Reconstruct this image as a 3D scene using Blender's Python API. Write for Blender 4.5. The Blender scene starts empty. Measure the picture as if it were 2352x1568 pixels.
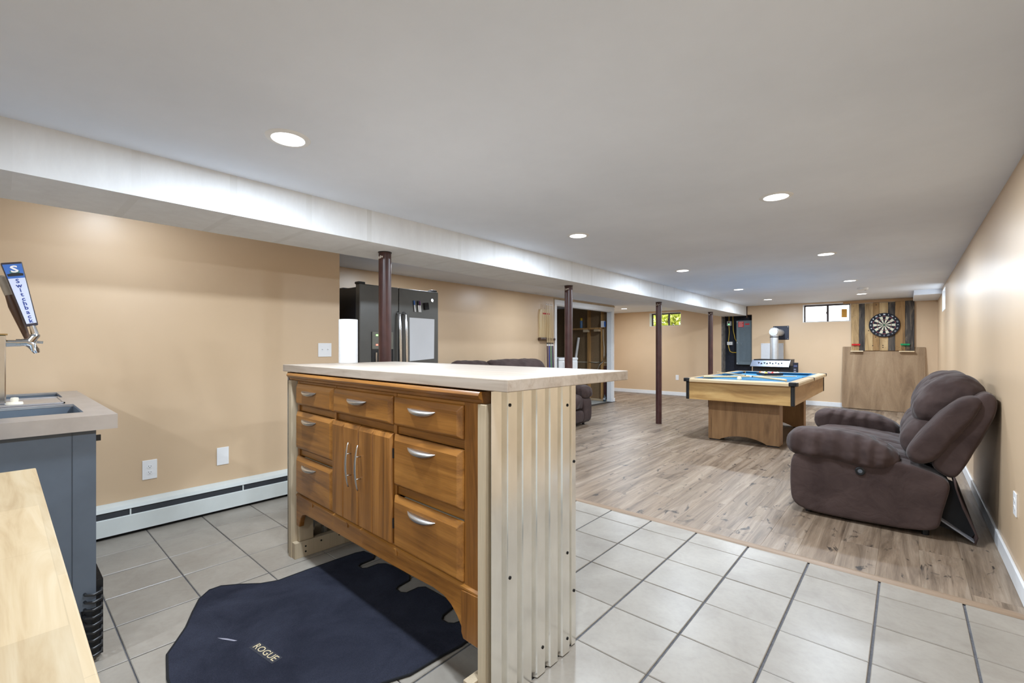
import bpy, bmesh, math, random
from mathutils import Vector, Matrix
R = math.radians
PI = math.pi
random.seed(7)
sc = bpy.context.scene
C = sc.collection

# ------------------------------------------------------------------ camera
cam_d = bpy.data.cameras.new('camera'); cam = bpy.data.objects.new('camera', cam_d); C.objects.link(cam)
cam.location = (0, 0, 1.2); cam.rotation_euler = (R(90), 0, .7201)
cam_d.sensor_width = 36; cam_d.lens = 36 * 1033 / 2352; cam_d.shift_y = 13 / 2352
cam_d.clip_start = .02
sc.camera = cam
# ------------------------------------------------------------------ world, exposure
W = bpy.data.worlds.new('world'); sc.world = W; W.use_nodes = True
bg = W.node_tree.nodes['Background']; bg.inputs[0].default_value = (.90, .95, 1, 1); bg.inputs[1].default_value = 5.0
vs = sc.view_settings
vs.view_transform = 'Standard'; vs.look = 'None'; vs.gamma = 1; vs.use_curve_mapping = False
vs.exposure = 0.1
LAMP_W = 30.0
LAMP_COL = (.79, .89, 1.0)

# ------------------------------------------------------------------ materials
def lin(c):
    return tuple((x / 255 / 12.92) if x / 255 <= .04045 else ((x / 255 + .055) / 1.055) ** 2.4 for x in c) + (1,)
class N:
    def __init__(s, name):
        s.m = bpy.data.materials.new(name); s.m.use_nodes = True; s.t = s.m.node_tree
        s.b = s.t.nodes['Principled BSDF']
    def n(s, typ, **kw):
        o = s.t.nodes.new(typ)
        for k, v in kw.items():
            if k.startswith('_'): setattr(o, k[1:], v)
            else: o.inputs[k.replace('__', ' ')].default_value = v
        return o
    def l(s, a, b): s.t.links.new(a, b)
    def coord(s, scale=(1, 1, 1), rnd=True, rot=(0, 0, 0)):
        tc = s.n('ShaderNodeTexCoord'); mp = s.n('ShaderNodeMapping'); mp.inputs['Scale'].default_value = scale
        mp.inputs['Rotation'].default_value = rot
        if rnd:
            oi = s.n('ShaderNodeObjectInfo'); ml = s.n('ShaderNodeMath', _operation='MULTIPLY'); ml.inputs[1].default_value = 37.3
            s.l(oi.outputs['Random'], ml.inputs[0]); ad = s.n('ShaderNodeVectorMath', _operation='ADD')
            s.l(tc.outputs['Object'], ad.inputs[0]); s.l(ml.outputs[0], ad.inputs[1]); s.l(ad.outputs[0], mp.inputs[0])
        else: s.l(tc.outputs['Object'], mp.inputs[0])
        return mp.outputs[0]
    def noise(s, vec, scale=5, detail=4, rough=.5, dist=0):
        o = s.n('ShaderNodeTexNoise', Scale=scale, Detail=detail, Roughness=rough, Distortion=dist); s.l(vec, o.inputs['Vector']); return o.outputs['Fac']
    def ramp(s, fac, stops):
        o = s.n('ShaderNodeValToRGB'); e = o.color_ramp.elements
        while len(e) < len(stops): e.new(.5)
        for el, (p, c) in zip(e, stops): el.position = p; el.color = c if len(c) == 4 else lin(c)
        s.l(fac, o.inputs[0]); return o.outputs[0]
    def mix(s, fac, a, b, typ='MIX'):
        o = s.n('ShaderNodeMix', _data_type='RGBA', _blend_type=typ)
        for k, v in ((0, fac), (6, a), (7, b)):
            if hasattr(v, 'is_output'): s.l(v, o.inputs[k])
            else: o.inputs[k].default_value = v
        return o.outputs[2]
    def bump(s, h, strength=.2, dist=.01):
        o = s.n('ShaderNodeBump', Strength=strength, Distance=dist); s.l(h, o.inputs['Height']); s.l(o.outputs[0], s.b.inputs['Normal'])
    def base(s, c):
        if hasattr(c, 'is_output'): s.l(c, s.b.inputs['Base Color'])
        else: s.b.inputs['Base Color'].default_value = c
    def set(s, rough=.5, metal=0, spec=None):
        s.b.inputs['Roughness'].default_value = rough; s.b.inputs['Metallic'].default_value = metal
        if spec is not None: s.b.inputs['Specular IOR Level'].default_value = spec
        return s.m
def plain(name, c, rough=.5, metal=0, var=.06, bump=0, scale=30, spec=None):
    k = N(name); v = k.coord(); f = k.noise(v, scale, 4, .6)
    a = lin(c); d = tuple(x * (1 - var) for x in a[:3]) + (1,); u = tuple(min(1, x * (1 + var)) for x in a[:3]) + (1,)
    k.base(k.ramp(f, [(.35, d), (.65, u)]))
    if bump: k.bump(f, bump, .004)
    return k.set(rough, metal, spec)
def wood(name, cols, axis, scale=6, stretch=14, rough=.45, dist=1.2, ring=0, rnd=True, fine=.25):
    """grain that runs along one axis of the object"""
    k = N(name); s = [1, 1, 1]; s[axis] = 1 / stretch; v = k.coord(tuple(s), rnd)
    f = k.noise(v, scale, 6, .62, dist)
    c = k.ramp(f, [(.28 + .44 * i / (len(cols) - 1), lin(q)) for i, q in enumerate(cols)])
    s2 = [1, 1, 1]; s2[axis] = .02; g = k.noise(k.coord(tuple(s2), rnd), 260, 2, .6)
    c = k.mix(fine, c, k.ramp(g, [(.3, (.55, .55, .55, 1)), (.6, (1, 1, 1, 1))]), 'MULTIPLY')
    k.base(c); k.bump(g, .06, .002)
    return k.set(rough)
def emit(name, c, st):
    k = N(name); k.base(c); k.b.inputs['Emission Color'].default_value = c; k.b.inputs['Emission Strength'].default_value = st
    return k.set(.5)

def mk_wall():
    k = N('tan_wall_paint'); v = k.coord(rnd=False); f = k.noise(v, 1.1, 4, .55); g = k.noise(v, 220, 2, .5)
    c = k.ramp(f, [(.3, (207, 180, 147)), (.7, (214, 187, 155))])
    k.base(c); k.bump(g, .03, .002); return k.set(.36, 0, .5)
def mk_ceiling(name='ceiling_paint', col=(232, 239, 250)):
    k = N(name); v = k.coord(rnd=False); f = k.noise(v, 1.3, 5, .6); g = k.noise(v, 160, 2, .5)
    c = k.ramp(f, [(.3, tuple(x - 9 for x in col)), (.7, col)])
    k.base(c); k.bump(g, .04, .002); return k.set(.75, 0, .2)
def mk_beam():
    k = N('joint_compound_drywall'); v = k.coord(rnd=False)
    tc = k.n('ShaderNodeTexCoord'); sp = k.n('ShaderNodeSeparateXYZ'); k.l(tc.outputs['Object'], sp.inputs[0])
    d = k.n('ShaderNodeMath', _operation='MODULO'); k.l(sp.outputs[1], d.inputs[0]); d.inputs[1].default_value = .405
    e = k.n('ShaderNodeMath', _operation='LESS_THAN'); k.l(d.outputs[0], e.inputs[0]); e.inputs[1].default_value = .035
    f = k.noise(k.coord((1, 1, .3), False), 9, 5, .7)
    mlt = k.n('ShaderNodeMath', _operation='MULTIPLY'); k.l(e.outputs[0], mlt.inputs[0]); k.l(k.ramp(f, [(.35, (0, 0, 0, 1)), (.75, (.35, .35, .35, 1))]), mlt.inputs[1])
    c = k.ramp(f, [(.3, (222, 224, 226)), (.7, (232, 235, 237))])
    k.base(k.mix(mlt.outputs[0], c, lin((178, 178, 172)))); k.bump(f, .05, .004); return k.set(.7, 0, .2)
def mk_tile():
    k = N('ceramic_tile'); v = k.coord(); f = k.noise(v, 4, 6, .65, .6); g = k.noise(v, 45, 4, .6)
    c = k.ramp(f, [(.25, (142, 134, 124)), (.5, (156, 149, 139)), (.75, (166, 159, 149))])
    oi = k.n('ShaderNodeObjectInfo'); br = k.ramp(oi.outputs['Random'], [(0, (.93, .93, .93, 1)), (1, (1, 1, 1, 1))])
    c = k.mix(1, c, br, 'MULTIPLY'); c = k.mix(.16, c, k.ramp(g, [(.3, (.6, .57, .52, 1)), (.55, (1, 1, 1, 1))]), 'MULTIPLY')
    k.base(c); k.bump(g, .05, .002); return k.set(.34, 0, .45)
def mk_plank():
    k = N('vinyl_plank'); v = k.coord((1, .055, 1)); f = k.noise(v, 12, 8, .68, 1.1)
    oi = k.n('ShaderNodeObjectInfo')
    c = k.ramp(f, [(.28, (84, 72, 60)), (.40, (122, 106, 91)), (.54, (148, 131, 114)), (.72, (172, 157, 140))])
    # each printed plank is made of strips of different tone
    tc = k.n('ShaderNodeTexCoord'); mp = k.n('ShaderNodeMapping'); mp.inputs['Scale'].default_value = (11, 1.6, 1); k.l(tc.outputs['Object'], mp.inputs[0])
    vo = k.n('ShaderNodeTexVoronoi', Scale=1.0, Randomness=.9); ad = k.n('ShaderNodeVectorMath', _operation='ADD')
    k.l(mp.outputs[0], ad.inputs[0]); ml = k.n('ShaderNodeMath', _operation='MULTIPLY'); ml.inputs[1].default_value = 91; k.l(oi.outputs['Random'], ml.inputs[0]); k.l(ml.outputs[0], ad.inputs[1]); k.l(ad.outputs[0], vo.inputs['Vector'])
    sp = k.n('ShaderNodeSeparateColor'); k.l(vo.outputs['Color'], sp.inputs[0])
    c = k.mix(.55, c, k.ramp(sp.outputs[0], [(.0, (.72, .68, .62, 1)), (.5, (.95, .9, .83, 1)), (1, (1, 1, 1, 1))]), 'MULTIPLY')
    c = k.mix(.6, c, k.ramp(oi.outputs['Random'], [(0, (.80, .76, .71, 1)), (.5, (.93, .93, .92, 1)), (1, (1, 1, 1, 1))]), 'MULTIPLY')
    kn = k.noise(k.coord((1, .4, 1)), 15, 3, .6, .8)
    c = k.mix(k.ramp(kn, [(.615, (0, 0, 0, 1)), (.70, (1, 1, 1, 1))]), c, lin((62, 54, 48)))
    g = k.noise(k.coord((1, .03, 1)), 190, 3, .6)
    c = k.mix(.35, c, k.ramp(g, [(.3, (.55, .52, .48, 1)), (.6, (1, 1, 1, 1))]), 'MULTIPLY')
    k.base(c); k.bump(g, .05, .002); return k.set(.42, 0, .4)
def mk_butcher(name, cols, ax, w=.045, l=.30):
    k = N(name); tc = k.n('ShaderNodeTexCoord'); mp = k.n('ShaderNodeMapping'); k.l(tc.outputs['Object'], mp.inputs[0])
    if ax == 1: mp.inputs['Rotation'].default_value = (0, 0, R(90))
    b = k.n('ShaderNodeTexBrick', Scale=1); b.offset = .43; b.inputs['Color1'].default_value = (.2, .2, .2, 1); b.inputs['Color2'].default_value = (1, 1, 1, 1)
    b.inputs['Mortar Size'].default_value = .0006; b.inputs['Mortar'].default_value = (.1, .1, .1, 1); b.inputs['Brick Width'].default_value = l; b.inputs['Row Height'].default_value = w
    k.l(mp.outputs[0], b.inputs['Vector'])
    s = (1 / 10, 1, 1) if ax == 0 else (1, 1 / 10, 1)
    f = k.noise(k.coord(s), 26, 5, .6, .8)
    c = k.ramp(f, [(.28, lin(cols[0])), (.5, lin(cols[1])), (.72, lin(cols[2]))])
    c = k.mix(.16, c, b.outputs['Color'], 'MULTIPLY')
    k.base(c); k.bump(f, .03, .002); return k.set(.5, 0, .35)
def mk_suede(name='brown_suede', wave=None):
    k = N(name); v = k.coord(); f = k.noise(v, 5, 5, .6, .5); g = k.noise(v, 500, 2, .5)
    c = k.ramp(f, [(.3, (58, 46, 44)), (.7, (78, 64, 61))])
    k.base(c); 
    if wave is None: w = k.noise(k.coord((1, 3, 1)), 9, 3, .5, 1.0); k.bump(w, .18, .03)
    else:
        o = k.n('ShaderNodeTexWave', Scale=wave[1], Distortion=5.5, Detail=2.5); o.bands_direction = wave[0]; o.inputs['Detail Scale'].default_value = .9; k.l(k.coord(), o.inputs['Vector'])
        w = k.noise(k.coord(), 4, 2, .5); mm = k.n('ShaderNodeMath', _operation='MULTIPLY'); k.l(o.outputs['Fac'], mm.inputs[0]); k.l(w, mm.inputs[1]); k.bump(mm.outputs[0], .75, .03)
    k.b.inputs['Sheen Weight'].default_value = .12; k.b.inputs['Sheen Roughness'].default_value = .4
    return k.set(.85, 0, .15)
def mk_mat():
    k = N('navy_carpet'); v = k.coord(); f = k.noise(v, 3, 5, .6, .5); g = k.noise(v, 420, 2, .7)
    c = k.ramp(f, [(.3, (44, 46, 58)), (.7, (68, 71, 85))])
    c = k.mix(.6, c, k.ramp(g, [(.35, (.35, .35, .38, 1)), (.65, (1.0, 1.0, 1.0, 1))]), 'MULTIPLY')
    k.base(c); k.bump(g, .8, .006); return k.set(.95, 0, .1)
def mk_galv():
    k = N('galvanised_steel'); v = k.coord((1, 1, .4)); f = k.noise(v, 16, 4, .6)
    k.base(k.ramp(f, [(.3, (232, 231, 226)), (.7, (246, 245, 240))]))
    r = k.n('ShaderNodeMapRange'); r.inputs[3].default_value = .13; r.inputs[4].default_value = .24; k.l(f, r.inputs[0]); k.l(r.outputs[0], k.b.inputs['Roughness'])
    k.b.inputs['Metallic'].default_value = .86; return k.m
def mk_postpaint():
    k = N('oxide_red_steel_paint'); v = k.coord((1, 1, .5)); f = k.noise(v, 12, 5, .6); g = k.noise(v, 70, 3, .7)
    c = k.ramp(f, [(.3, (58, 34, 32)), (.7, (82, 52, 49))])
    c = k.mix(k.ramp(g, [(.77, (0, 0, 0, 1)), (.8, (1, 1, 1, 1))]), c, lin((196, 190, 180)))
    k.base(c); k.bump(f, .12, .004); return k.set(.34, 0, .5)
def mk_glass():
    k = N('window_glass'); k.b.inputs['Transmission Weight'].default_value = 1; k.b.inputs['IOR'].default_value = 1.02; k.base((.98, 1, 1, 1)); return k.set(.02)

WALL = mk_wall(); CEIL = mk_ceiling(); BEAM = mk_beam(); TILE = mk_tile(); PLANK = mk_plank(); SUEDE = mk_suede(); SUEDEX = mk_suede('brown_suede_gathered', ('X', 3.2)); SUEDEY = mk_suede('brown_suede_folded', ('DIAGONAL', 2.2)); MATM = mk_mat(); GALV = mk_galv(); POSTM = mk_postpaint(); GLASS = mk_glass()
WHITE = plain('white_trim_paint', (232, 234, 236), .4, 0, .02)
PLATE = plain('white_plastic', (236, 236, 236), .35, 0, .01)
GROUT = plain('dark_grey_grout', (92, 92, 96), .9, 0, .2, .3, 60)
HEATW = plain('off_white_enamel', (216, 222, 220), .35, 0, .03, scale=6)
DARK = plain('dark_grey_metal', (36, 40, 46), .5, .3, .1)  # dark grey metal for heater parts, plates, plinth and condenser
BLACKP = plain('black_plastic', (22, 23, 26), .4, 0, .1)
BLACKR = plain('black_rubber', (20, 20, 22), .8, 0, .1)
HONEYH = wood('honey_oak_horizontal', [(96, 58, 20), (148, 97, 40), (176, 121, 56)], 0, 9, 12, .34, 1.8, fine=.4)
HONEYV = wood('honey_oak_vertical', [(92, 56, 20), (142, 92, 38), (168, 114, 54)], 2, 9, 12, .34, 1.8, fine=.4)
PINE = wood('raw_pine_stud', [(166, 146, 118), (190, 172, 144), (202, 186, 160)], 2, 9, 16, .7, .8)
PINEX = wood('raw_pine_block', [(162, 140, 108), (188, 168, 138), (200, 182, 154)], 0, 9, 16, .7, .8)
PINED = wood('aged_pine_stud', [(150, 112, 66), (178, 138, 86), (190, 152, 100)], 2, 9, 16, .8, .8)
BIRCH = mk_butcher('birch_butcher_block', [(166, 150, 134), (184, 170, 155), (196, 184, 170)], 0, .045, .45)
BIRCH2 = mk_butcher('maple_butcher_block', [(160, 134, 98), (182, 160, 126), (194, 176, 146)], 0, .05, .28)
NICKEL = plain('brushed_nickel', (206, 204, 200), .32, 1, .03, scale=120)
CHROME = plain('chrome', (210, 212, 215), .14, 1, .02)
STAIN = plain('stainless_steel', (196, 197, 202), .3, .85, .06, scale=12)
KEGB = plain('blue_grey_painted_steel', (94, 103, 114), .45, .2, .07, scale=5)
SLATE = plain('slate_steel_finish', (92, 92, 90), .36, .4, .04, scale=8)
FRSIDE = plain('black_textured_steel', (36, 37, 42), .4, .2, .08)
BOARDW = plain('dry_erase_white', (206, 209, 214), .22, 0, .02, scale=3)
PAPER = plain('white_paper_towel', (216, 216, 216), .95, 0, .02, .25, 90)
OAKY = wood('golden_oak_laminate', [(146, 106, 58), (188, 150, 94), (206, 170, 112)], 0, 5, 7, .4, 2.2)
OAKS = wood('golden_oak_laminate_side', [(142, 106, 66), (176, 138, 92), (192, 156, 108)], 1, 5, 7, .4, 2.2)
OAKV = wood('oak_laminate_leg', [(122, 90, 58), (158, 120, 80), (176, 138, 96)], 2, 5, 7, .45, 2.0)
RAILM = wood('pale_rail_laminate', [(178, 152, 116), (196, 172, 136), (206, 184, 150)], 0, 6, 9, .3, 1)
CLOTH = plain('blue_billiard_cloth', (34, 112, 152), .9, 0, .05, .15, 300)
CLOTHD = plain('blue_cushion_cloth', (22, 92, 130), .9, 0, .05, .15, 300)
CUEW = wood('maple_cue_shaft', [(196, 168, 122), (216, 190, 146), (226, 202, 160)], 2, 12, 16, .3, .4)
IVORY = plain('ivory_resin', (238, 230, 198), .18, 0, .02)
PLYW = wood('plywood_veneer', [(118, 93, 68), (148, 122, 93), (166, 141, 111)], 2, 4, 7, .7, 1.2)
P_LIGHT = wood('pale_pallet_plank', [(118, 92, 60), (178, 148, 104), (200, 172, 128)], 2, 11, 8, .75, 1.0)
P_MID = wood('tan_pallet_plank', [(88, 66, 42), (146, 112, 70), (170, 134, 88)], 2, 11, 8, .75, 1.2)
P_DARK = wood('weathered_grey_pallet_plank', [(26, 25, 26), (70, 64, 60), (128, 114, 96)], 2, 14, 9, .8, 2.0)
PANELG = plain('grey_enamel_panel', (106, 120, 128), .4, .2, .04)
PANELD = plain('grey_enamel_door', (96, 110, 119), .4, .2, .04)
RED = plain('red_print', (196, 46, 52), .5, 0, .05)
WHITEP = plain('white_print', (236, 230, 226), .5, 0, .02)
ORANGEP = plain('orange_plastic', (196, 98, 44), .5, 0, .06)
YELLOWC = plain('yellow_cable_sheath', (206, 172, 52), .5, 0, .05)
GREYC = plain('grey_cable_sheath', (176, 172, 162), .6, 0, .05)
GALVP = plain('galvanised_pipe', (206, 210, 214), .36, .7, .05, scale=14)
NICHE = plain('blue_black_concrete', (34, 38, 50), .8, 0, .2, .3, 20)  # one blue-black tone for the niche and the closet back walls
CONC = plain('bare_concrete', (158, 158, 152), .9, 0, .12, .3, 14)
KRAFT = plain('kraft_paper_backed_drywall', (132, 110, 82), .9, 0, .06, .1, 30)
WFRAME = plain('brown_window_frame', (62, 50, 48), .5, 0, .05)
STRIP = wood('brown_transition_strip', [(112, 92, 72), (140, 118, 96), (152, 130, 108)], 0, 6, 14, .5)
BLUEP = plain('blue_print', (58, 104, 178), .4, 0, .04)
LETTER = plain('dark_blue_print', (44, 66, 140), .5, 0, .04)
LILAC = plain('pale_lilac_print', (206, 212, 232), .4, 0, .02)
DKBROWN = wood('dark_walnut', [(58, 40, 28), (84, 58, 42), (104, 76, 54)], 2, 9, 10, .4)
SCREWM = plain('black_screw', (30, 30, 32), .4, .6, .05)
SLOTM = plain('dark_slot', (50, 46, 44), .7, 0, .05)
LAMPM = emit('lamp_diffuser', (1, .98, .95, 1), 6)
LEAFM = plain('bright_leaf', (214, 222, 120), .6, 0, .25, 0, 6)
SOIL = plain('window_well_soil', (120, 108, 92), .9, 0, .2, .3, 10)

# ------------------------------------------------------------------ mesh builder
class MB:
    def __init__(s): s.v = []; s.f = []
    def add(s, vs_, fs_):
        o = len(s.v); s.v += [tuple(p) for p in vs_]; s.f += [tuple(i + o for i in f) for f in fs_]; return s
    def box(s, a, b):
        x0, y0, z0 = a; x1, y1, z1 = b
        return s.add([(x0, y0, z0), (x1, y0, z0), (x1, y1, z0), (x0, y1, z0), (x0, y0, z1), (x1, y0, z1), (x1, y1, z1), (x0, y1, z1)],
                     [(0, 3, 2, 1), (4, 5, 6, 7), (0, 1, 5, 4), (1, 2, 6, 5), (2, 3, 7, 6), (3, 0, 4, 7)])
    def prism(s, poly, axis, a, b):
        """poly: 2D points in the two other axes (cyclic order: x->(y,z), y->(x,z), z->(x,y))"""
        def p3(p, t): return (t, p[0], p[1]) if axis == 0 else (p[0], t, p[1]) if axis == 1 else (p[0], p[1], t)
        n = len(poly); v = [p3(p, a) for p in poly] + [p3(p, b) for p in poly]
        f = [tuple(range(n - 1, -1, -1)), tuple(range(n, 2 * n))] + [(i, (i + 1) % n, n + (i + 1) % n, n + i) for i in range(n)]
        return s.add(v, f)
    def ring(s, p, d, r, n, u=None):
        d = Vector(d).normalized(); u = u or (Vector((0, 0, 1)) if abs(d.z) < .9 else Vector((1, 0, 0)))
        a = d.cross(u).normalized(); b = d.cross(a)
        return [Vector(p) + a * r * math.cos(2 * PI * i / n) + b * r * math.sin(2 * PI * i / n) for i in range(n)]
    def cyl(s, p0, p1, r, n=16, r2=None):
        d = Vector(p1) - Vector(p0); r2 = r if r2 is None else r2
        v = s.ring(p0, d, r, n) + s.ring(p1, d, r2, n)
        return s.add(v, [tuple(range(n)), tuple(range(2 * n - 1, n - 1, -1))] + [(i, n + i, n + (i + 1) % n, (i + 1) % n) for i in range(n)])
    def tube(s, pts, r, n=8, rs=None):
        pts = [Vector(p) for p in pts]; v = []; m = len(pts)
        for i, p in enumerate(pts):
            d = pts[min(i + 1, m - 1)] - pts[max(i - 1, 0)]
            v += s.ring(p, d, rs[i] if rs else r, n, Vector((.13, .21, 1)) if abs(d.normalized().z) < .9 else Vector((1, .1, 0)))
        f = [tuple(range(n)), tuple(range(n * m - 1, n * m - n - 1, -1))]
        for k in range(m - 1): f += [(k * n + i, k * n + n + i, k * n + n + (i + 1) % n, k * n + (i + 1) % n) for i in range(n)]
        return s.add(v, f)
    def lathe(s, prof, n=24, c=(0, 0, 0), axis=2):
        v = []; m = len(prof)
        for r, z in prof:
            for i in range(n):
                a = 2 * PI * i / n; q = (r * math.cos(a), r * math.sin(a), z)
                if axis == 1: q = (q[0], q[2], q[1])
                if axis == 0: q = (q[2], q[0], q[1])
                v.append((q[0] + c[0], q[1] + c[1], q[2] + c[2]))
        f = [tuple(range(n - 1, -1, -1)), tuple(range(n * (m - 1), n * m))]
        for k in range(m - 1): f += [(k * n + i, k * n + (i + 1) % n, k * n + n + (i + 1) % n, k * n + n + i) for i in range(n)]
        return s.add(v, f)
    def sphere(s, c, r, n=14, m=9):
        return s.lathe([(max(1e-4, r * math.sin(PI * k / m)), -r * math.cos(PI * k / m)) for k in range(m + 1)], n, c)
    def soft(s, prof, y0, y1, r):
        """profile in x,z swept along y with rounded ends (to be subdivided)"""
        n = len(prof); cx = sum(p[0] for p in prof) / n; cz = sum(p[1] for p in prof) / n
        def ins(d):
            o = []
            for x, z in prof:
                L = math.hypot(x - cx, z - cz); k = max(.25, 1 - d / max(L, 1e-5)); o.append((cx + (x - cx) * k, cz + (z - cz) * k))
            return o
        sg = 1 if y1 > y0 else -1; L = abs(y1 - y0); rr = min(r, L * .45)
        ys = [(0, .75), (.2, .32), (.6, .06), (1, 0)]
        seq = [(y0 + sg * rr * a, rr * b) for a, b in ys] + [(y0 + (y1 - y0) * t, 0) for t in (.35, .65)] + [(y1 - sg * rr * a, rr * b) for a, b in reversed(ys)]
        v = []
        for y, d in seq: v += [(x, y, z) for x, z in ins(d)]
        m = len(seq); f = [tuple(range(n)), tuple(range(n * m - 1, n * m - n - 1, -1))]
        for k in range(m - 1): f += [(k * n + i, k * n + n + i, k * n + n + (i + 1) % n, k * n + (i + 1) % n) for i in range(n)]
        return s.add(v, f)
    def xf(s, M):
        s.v = [tuple(M @ Vector(p)) for p in s.v]; return s
    def text(s, st, size, M, ext=.0006, bold=0):
        cu = bpy.data.curves.new('t', 'FONT'); cu.body = st; cu.size = size; cu.align_x = 'CENTER'; cu.align_y = 'CENTER'; cu.extrude = ext; cu.resolution_u = 2; cu.offset = bold
        o = bpy.data.objects.new('t', cu); C.objects.link(o); dg = bpy.context.evaluated_depsgraph_get()
        me = bpy.data.meshes.new_from_object(o.evaluated_get(dg)); s.add([M @ v.co for v in me.vertices], [tuple(p.vertices) for p in me.polygons])
        bpy.data.objects.remove(o); bpy.data.curves.remove(cu); bpy.data.meshes.remove(me); return s
    def mesh(s, name, mat, smooth=False):
        me = bpy.data.meshes.new(name); me.from_pydata(s.v, [], s.f); me.update()
        bm = bmesh.new(); bm.from_mesh(me); bmesh.ops.recalc_face_normals(bm, faces=bm.faces); bm.to_mesh(me); bm.free()
        me.materials.append(mat)
        if smooth: me.polygons.foreach_set('use_smooth', [True] * len(me.polygons))
        return me
    def build(s, name, mat, parent=None, bevel=0, smooth=False, sub=0, seg=2, loc=None, rot=None, wrinkle=0):
        o = bpy.data.objects.new(name, s.mesh(name, mat, smooth or sub > 0)); C.objects.link(o)
        if parent: o.parent = parent
        if loc is not None: o.location = loc
        if rot is not None: o.rotation_euler = rot
        if bevel:
            b = o.modifiers.new('bevel', 'BEVEL'); b.width = bevel; b.segments = seg; b.limit_method = 'ANGLE'; b.angle_limit = R(40)
        if sub:
            m = o.modifiers.new('sub', 'SUBSURF'); m.levels = sub; m.render_levels = sub
        if wrinkle:
            t = bpy.data.textures.get('wrinkle') or bpy.data.textures.new('wrinkle', 'CLOUDS'); t.noise_scale = .11; t.noise_depth = 2
            d = o.modifiers.new('wrinkle', 'DISPLACE'); d.texture = t; d.strength = wrinkle; d.mid_level = .5; d.texture_coords = 'GLOBAL'
        if smooth and not sub:
            try: o.data.set_sharp_from_angle(angle=R(40))
            except Exception: pass
        return o
def thing(name, label, cat, loc=(0, 0, 0), rz=0, group=None):
    o = bpy.data.objects.new(name, None); C.objects.link(o); o.location = loc; o.rotation_euler = (0, 0, rz); o.empty_display_size = .1
    o['label'] = label; o['category'] = cat
    if group: o['group'] = group
    return o
def tag(o, label, cat, group=None):
    o['label'] = label; o['category'] = cat
    if group: o['group'] = group
    return o
def struct(o, label=None, cat=None):
    o['kind'] = 'structure'
    if label: o['label'] = label
    if cat: o['category'] = cat
    return o
def box(a, b): return MB().box(a, b)
class stuffed:
    def __init__(s, m): s.m = m
    def build(s, *a, **k):
        o = s.m.build(*a, **k); o['kind'] = 'stuff'; return o

# ================================================================== ROOM
XR, YF, ZC, XL, XK, XB = .42, 11.1, 2.12, -3.8, -4.87, -6.05
T = .12
floor_ = struct(box((XK - .1, -2.7, -.12), (XR + T, 3.0, -.006)).build('floor', GROUT), 'pale square ceramic tile floor with dark grout lines', 'floor')
# tile pieces
tcache = {}
def tile(x0, x1, y0, y1):
    w, d = round(x1 - x0, 4), round(y1 - y0, 4)
    if (w, d) not in tcache:
        c = .0025; h = .009; a, b = w / 2, d / 2
        v = [(-a, -b, -h), (a, -b, -h), (a, b, -h), (-a, b, -h), (-a, -b, -c), (a, -b, -c), (a, b, -c), (-a, b, -c), (-a + c, -b + c, 0), (a - c, -b + c, 0), (a - c, b - c, 0), (-a + c, b - c, 0)]
        f = [(8, 9, 10, 11)] + [(i, (i + 1) % 4, 4 + (i + 1) % 4, 4 + i) for i in range(4)] + [(4 + i, 4 + (i + 1) % 4, 8 + (i + 1) % 4, 8 + i) for i in range(4)]
        tcache[(w, d)] = MB().add(v, f).mesh('tile', TILE)
    o = bpy.data.objects.new('tile', tcache[(w, d)]); C.objects.link(o); o.parent = floor_
    o.location = ((x0 + x1) / 2, (y0 + y1) / 2, random.uniform(-.0008, .0006)); return o
PX, PY = .306, .3095
for i in range(-12, 4):
    for j in range(0, 11):
        x0 = -.41 + i * PX + .0045; x1 = -.41 + (i + 1) * PX - .0045
        y1 = 2.805 - (j - 1) * PY - .0022; y0 = 2.805 - j * PY + .0022
        x1 = min(x1, XR - .012); y1 = min(y1, 2.984); x0 = max(x0, XL + .04 if y0 < 1.98 else XK + .02)
        if x1 - x0 > .02 and y1 - y0 > .02: tile(x0, x1, y0, y1)
# vinyl plank floor
floor_w = struct(box((XB - .1, 3.0, -.12), (XR + T, YF + T, -.005)).build('floor_plank', plain('plank_underlay', (60, 52, 45), .9)), 'grey brown vinyl plank floor running toward the far wall', 'floor')
pcache = {}
def plank(x0, x1, y0, y1):
    w, d = round(x1 - x0, 4), round(y1 - y0, 4)
    if (w, d) not in pcache:
        c = .0005; h = .006; a, b = w / 2, d / 2
        v = [(-a, -b, -h), (a, -b, -h), (a, b, -h), (-a, b, -h), (-a, -b, -c), (a, -b, -c), (a, b, -c), (-a, b, -c), (-a + c, -b + c, 0), (a - c, -b + c, 0), (a - c, b - c, 0), (-a + c, b - c, 0)]
        f = [(8, 9, 10, 11)] + [(i, (i + 1) % 4, 4 + (i + 1) % 4, 4 + i) for i in range(4)] + [(4 + i, 4 + (i + 1) % 4, 8 + (i + 1) % 4, 8 + i) for i in range(4)]
        pcache[(w, d)] = MB().add(v, f).mesh('plank', PLANK)
    o = bpy.data.objects.new('plank', pcache[(w, d)]); C.objects.link(o); o.parent = floor_w
    o.location = ((x0 + x1) / 2, (y0 + y1) / 2, 0)
PW, PL = .18, 1.22
x = XR - .005; ci = 0
while x > XB + .02:
    xa = max(x - PW, XB + .01); ya = 3.0 if x - PW > XK - .1 else 9.0
    y = ya + .012; off = ((ci * .437) % 1) * PL * .9 + .1
    e = y + off
    while y < YF - .02:
        e = min(e, YF - .01)
        if e - y > .02: plank(xa + .0002, x - .0002, y + .0002, e - .0002)
        y = e; e = y + PL
    x = xa; ci += 1
struct(MB().prism([(2.972, 0), (2.980, .006), (3.004, .010), (3.026, .006), (3.034, 0)], 0, XK + .0, XR).build('trim_1', STRIP), 'brown strip between tile and plank floors', 'trim')
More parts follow.
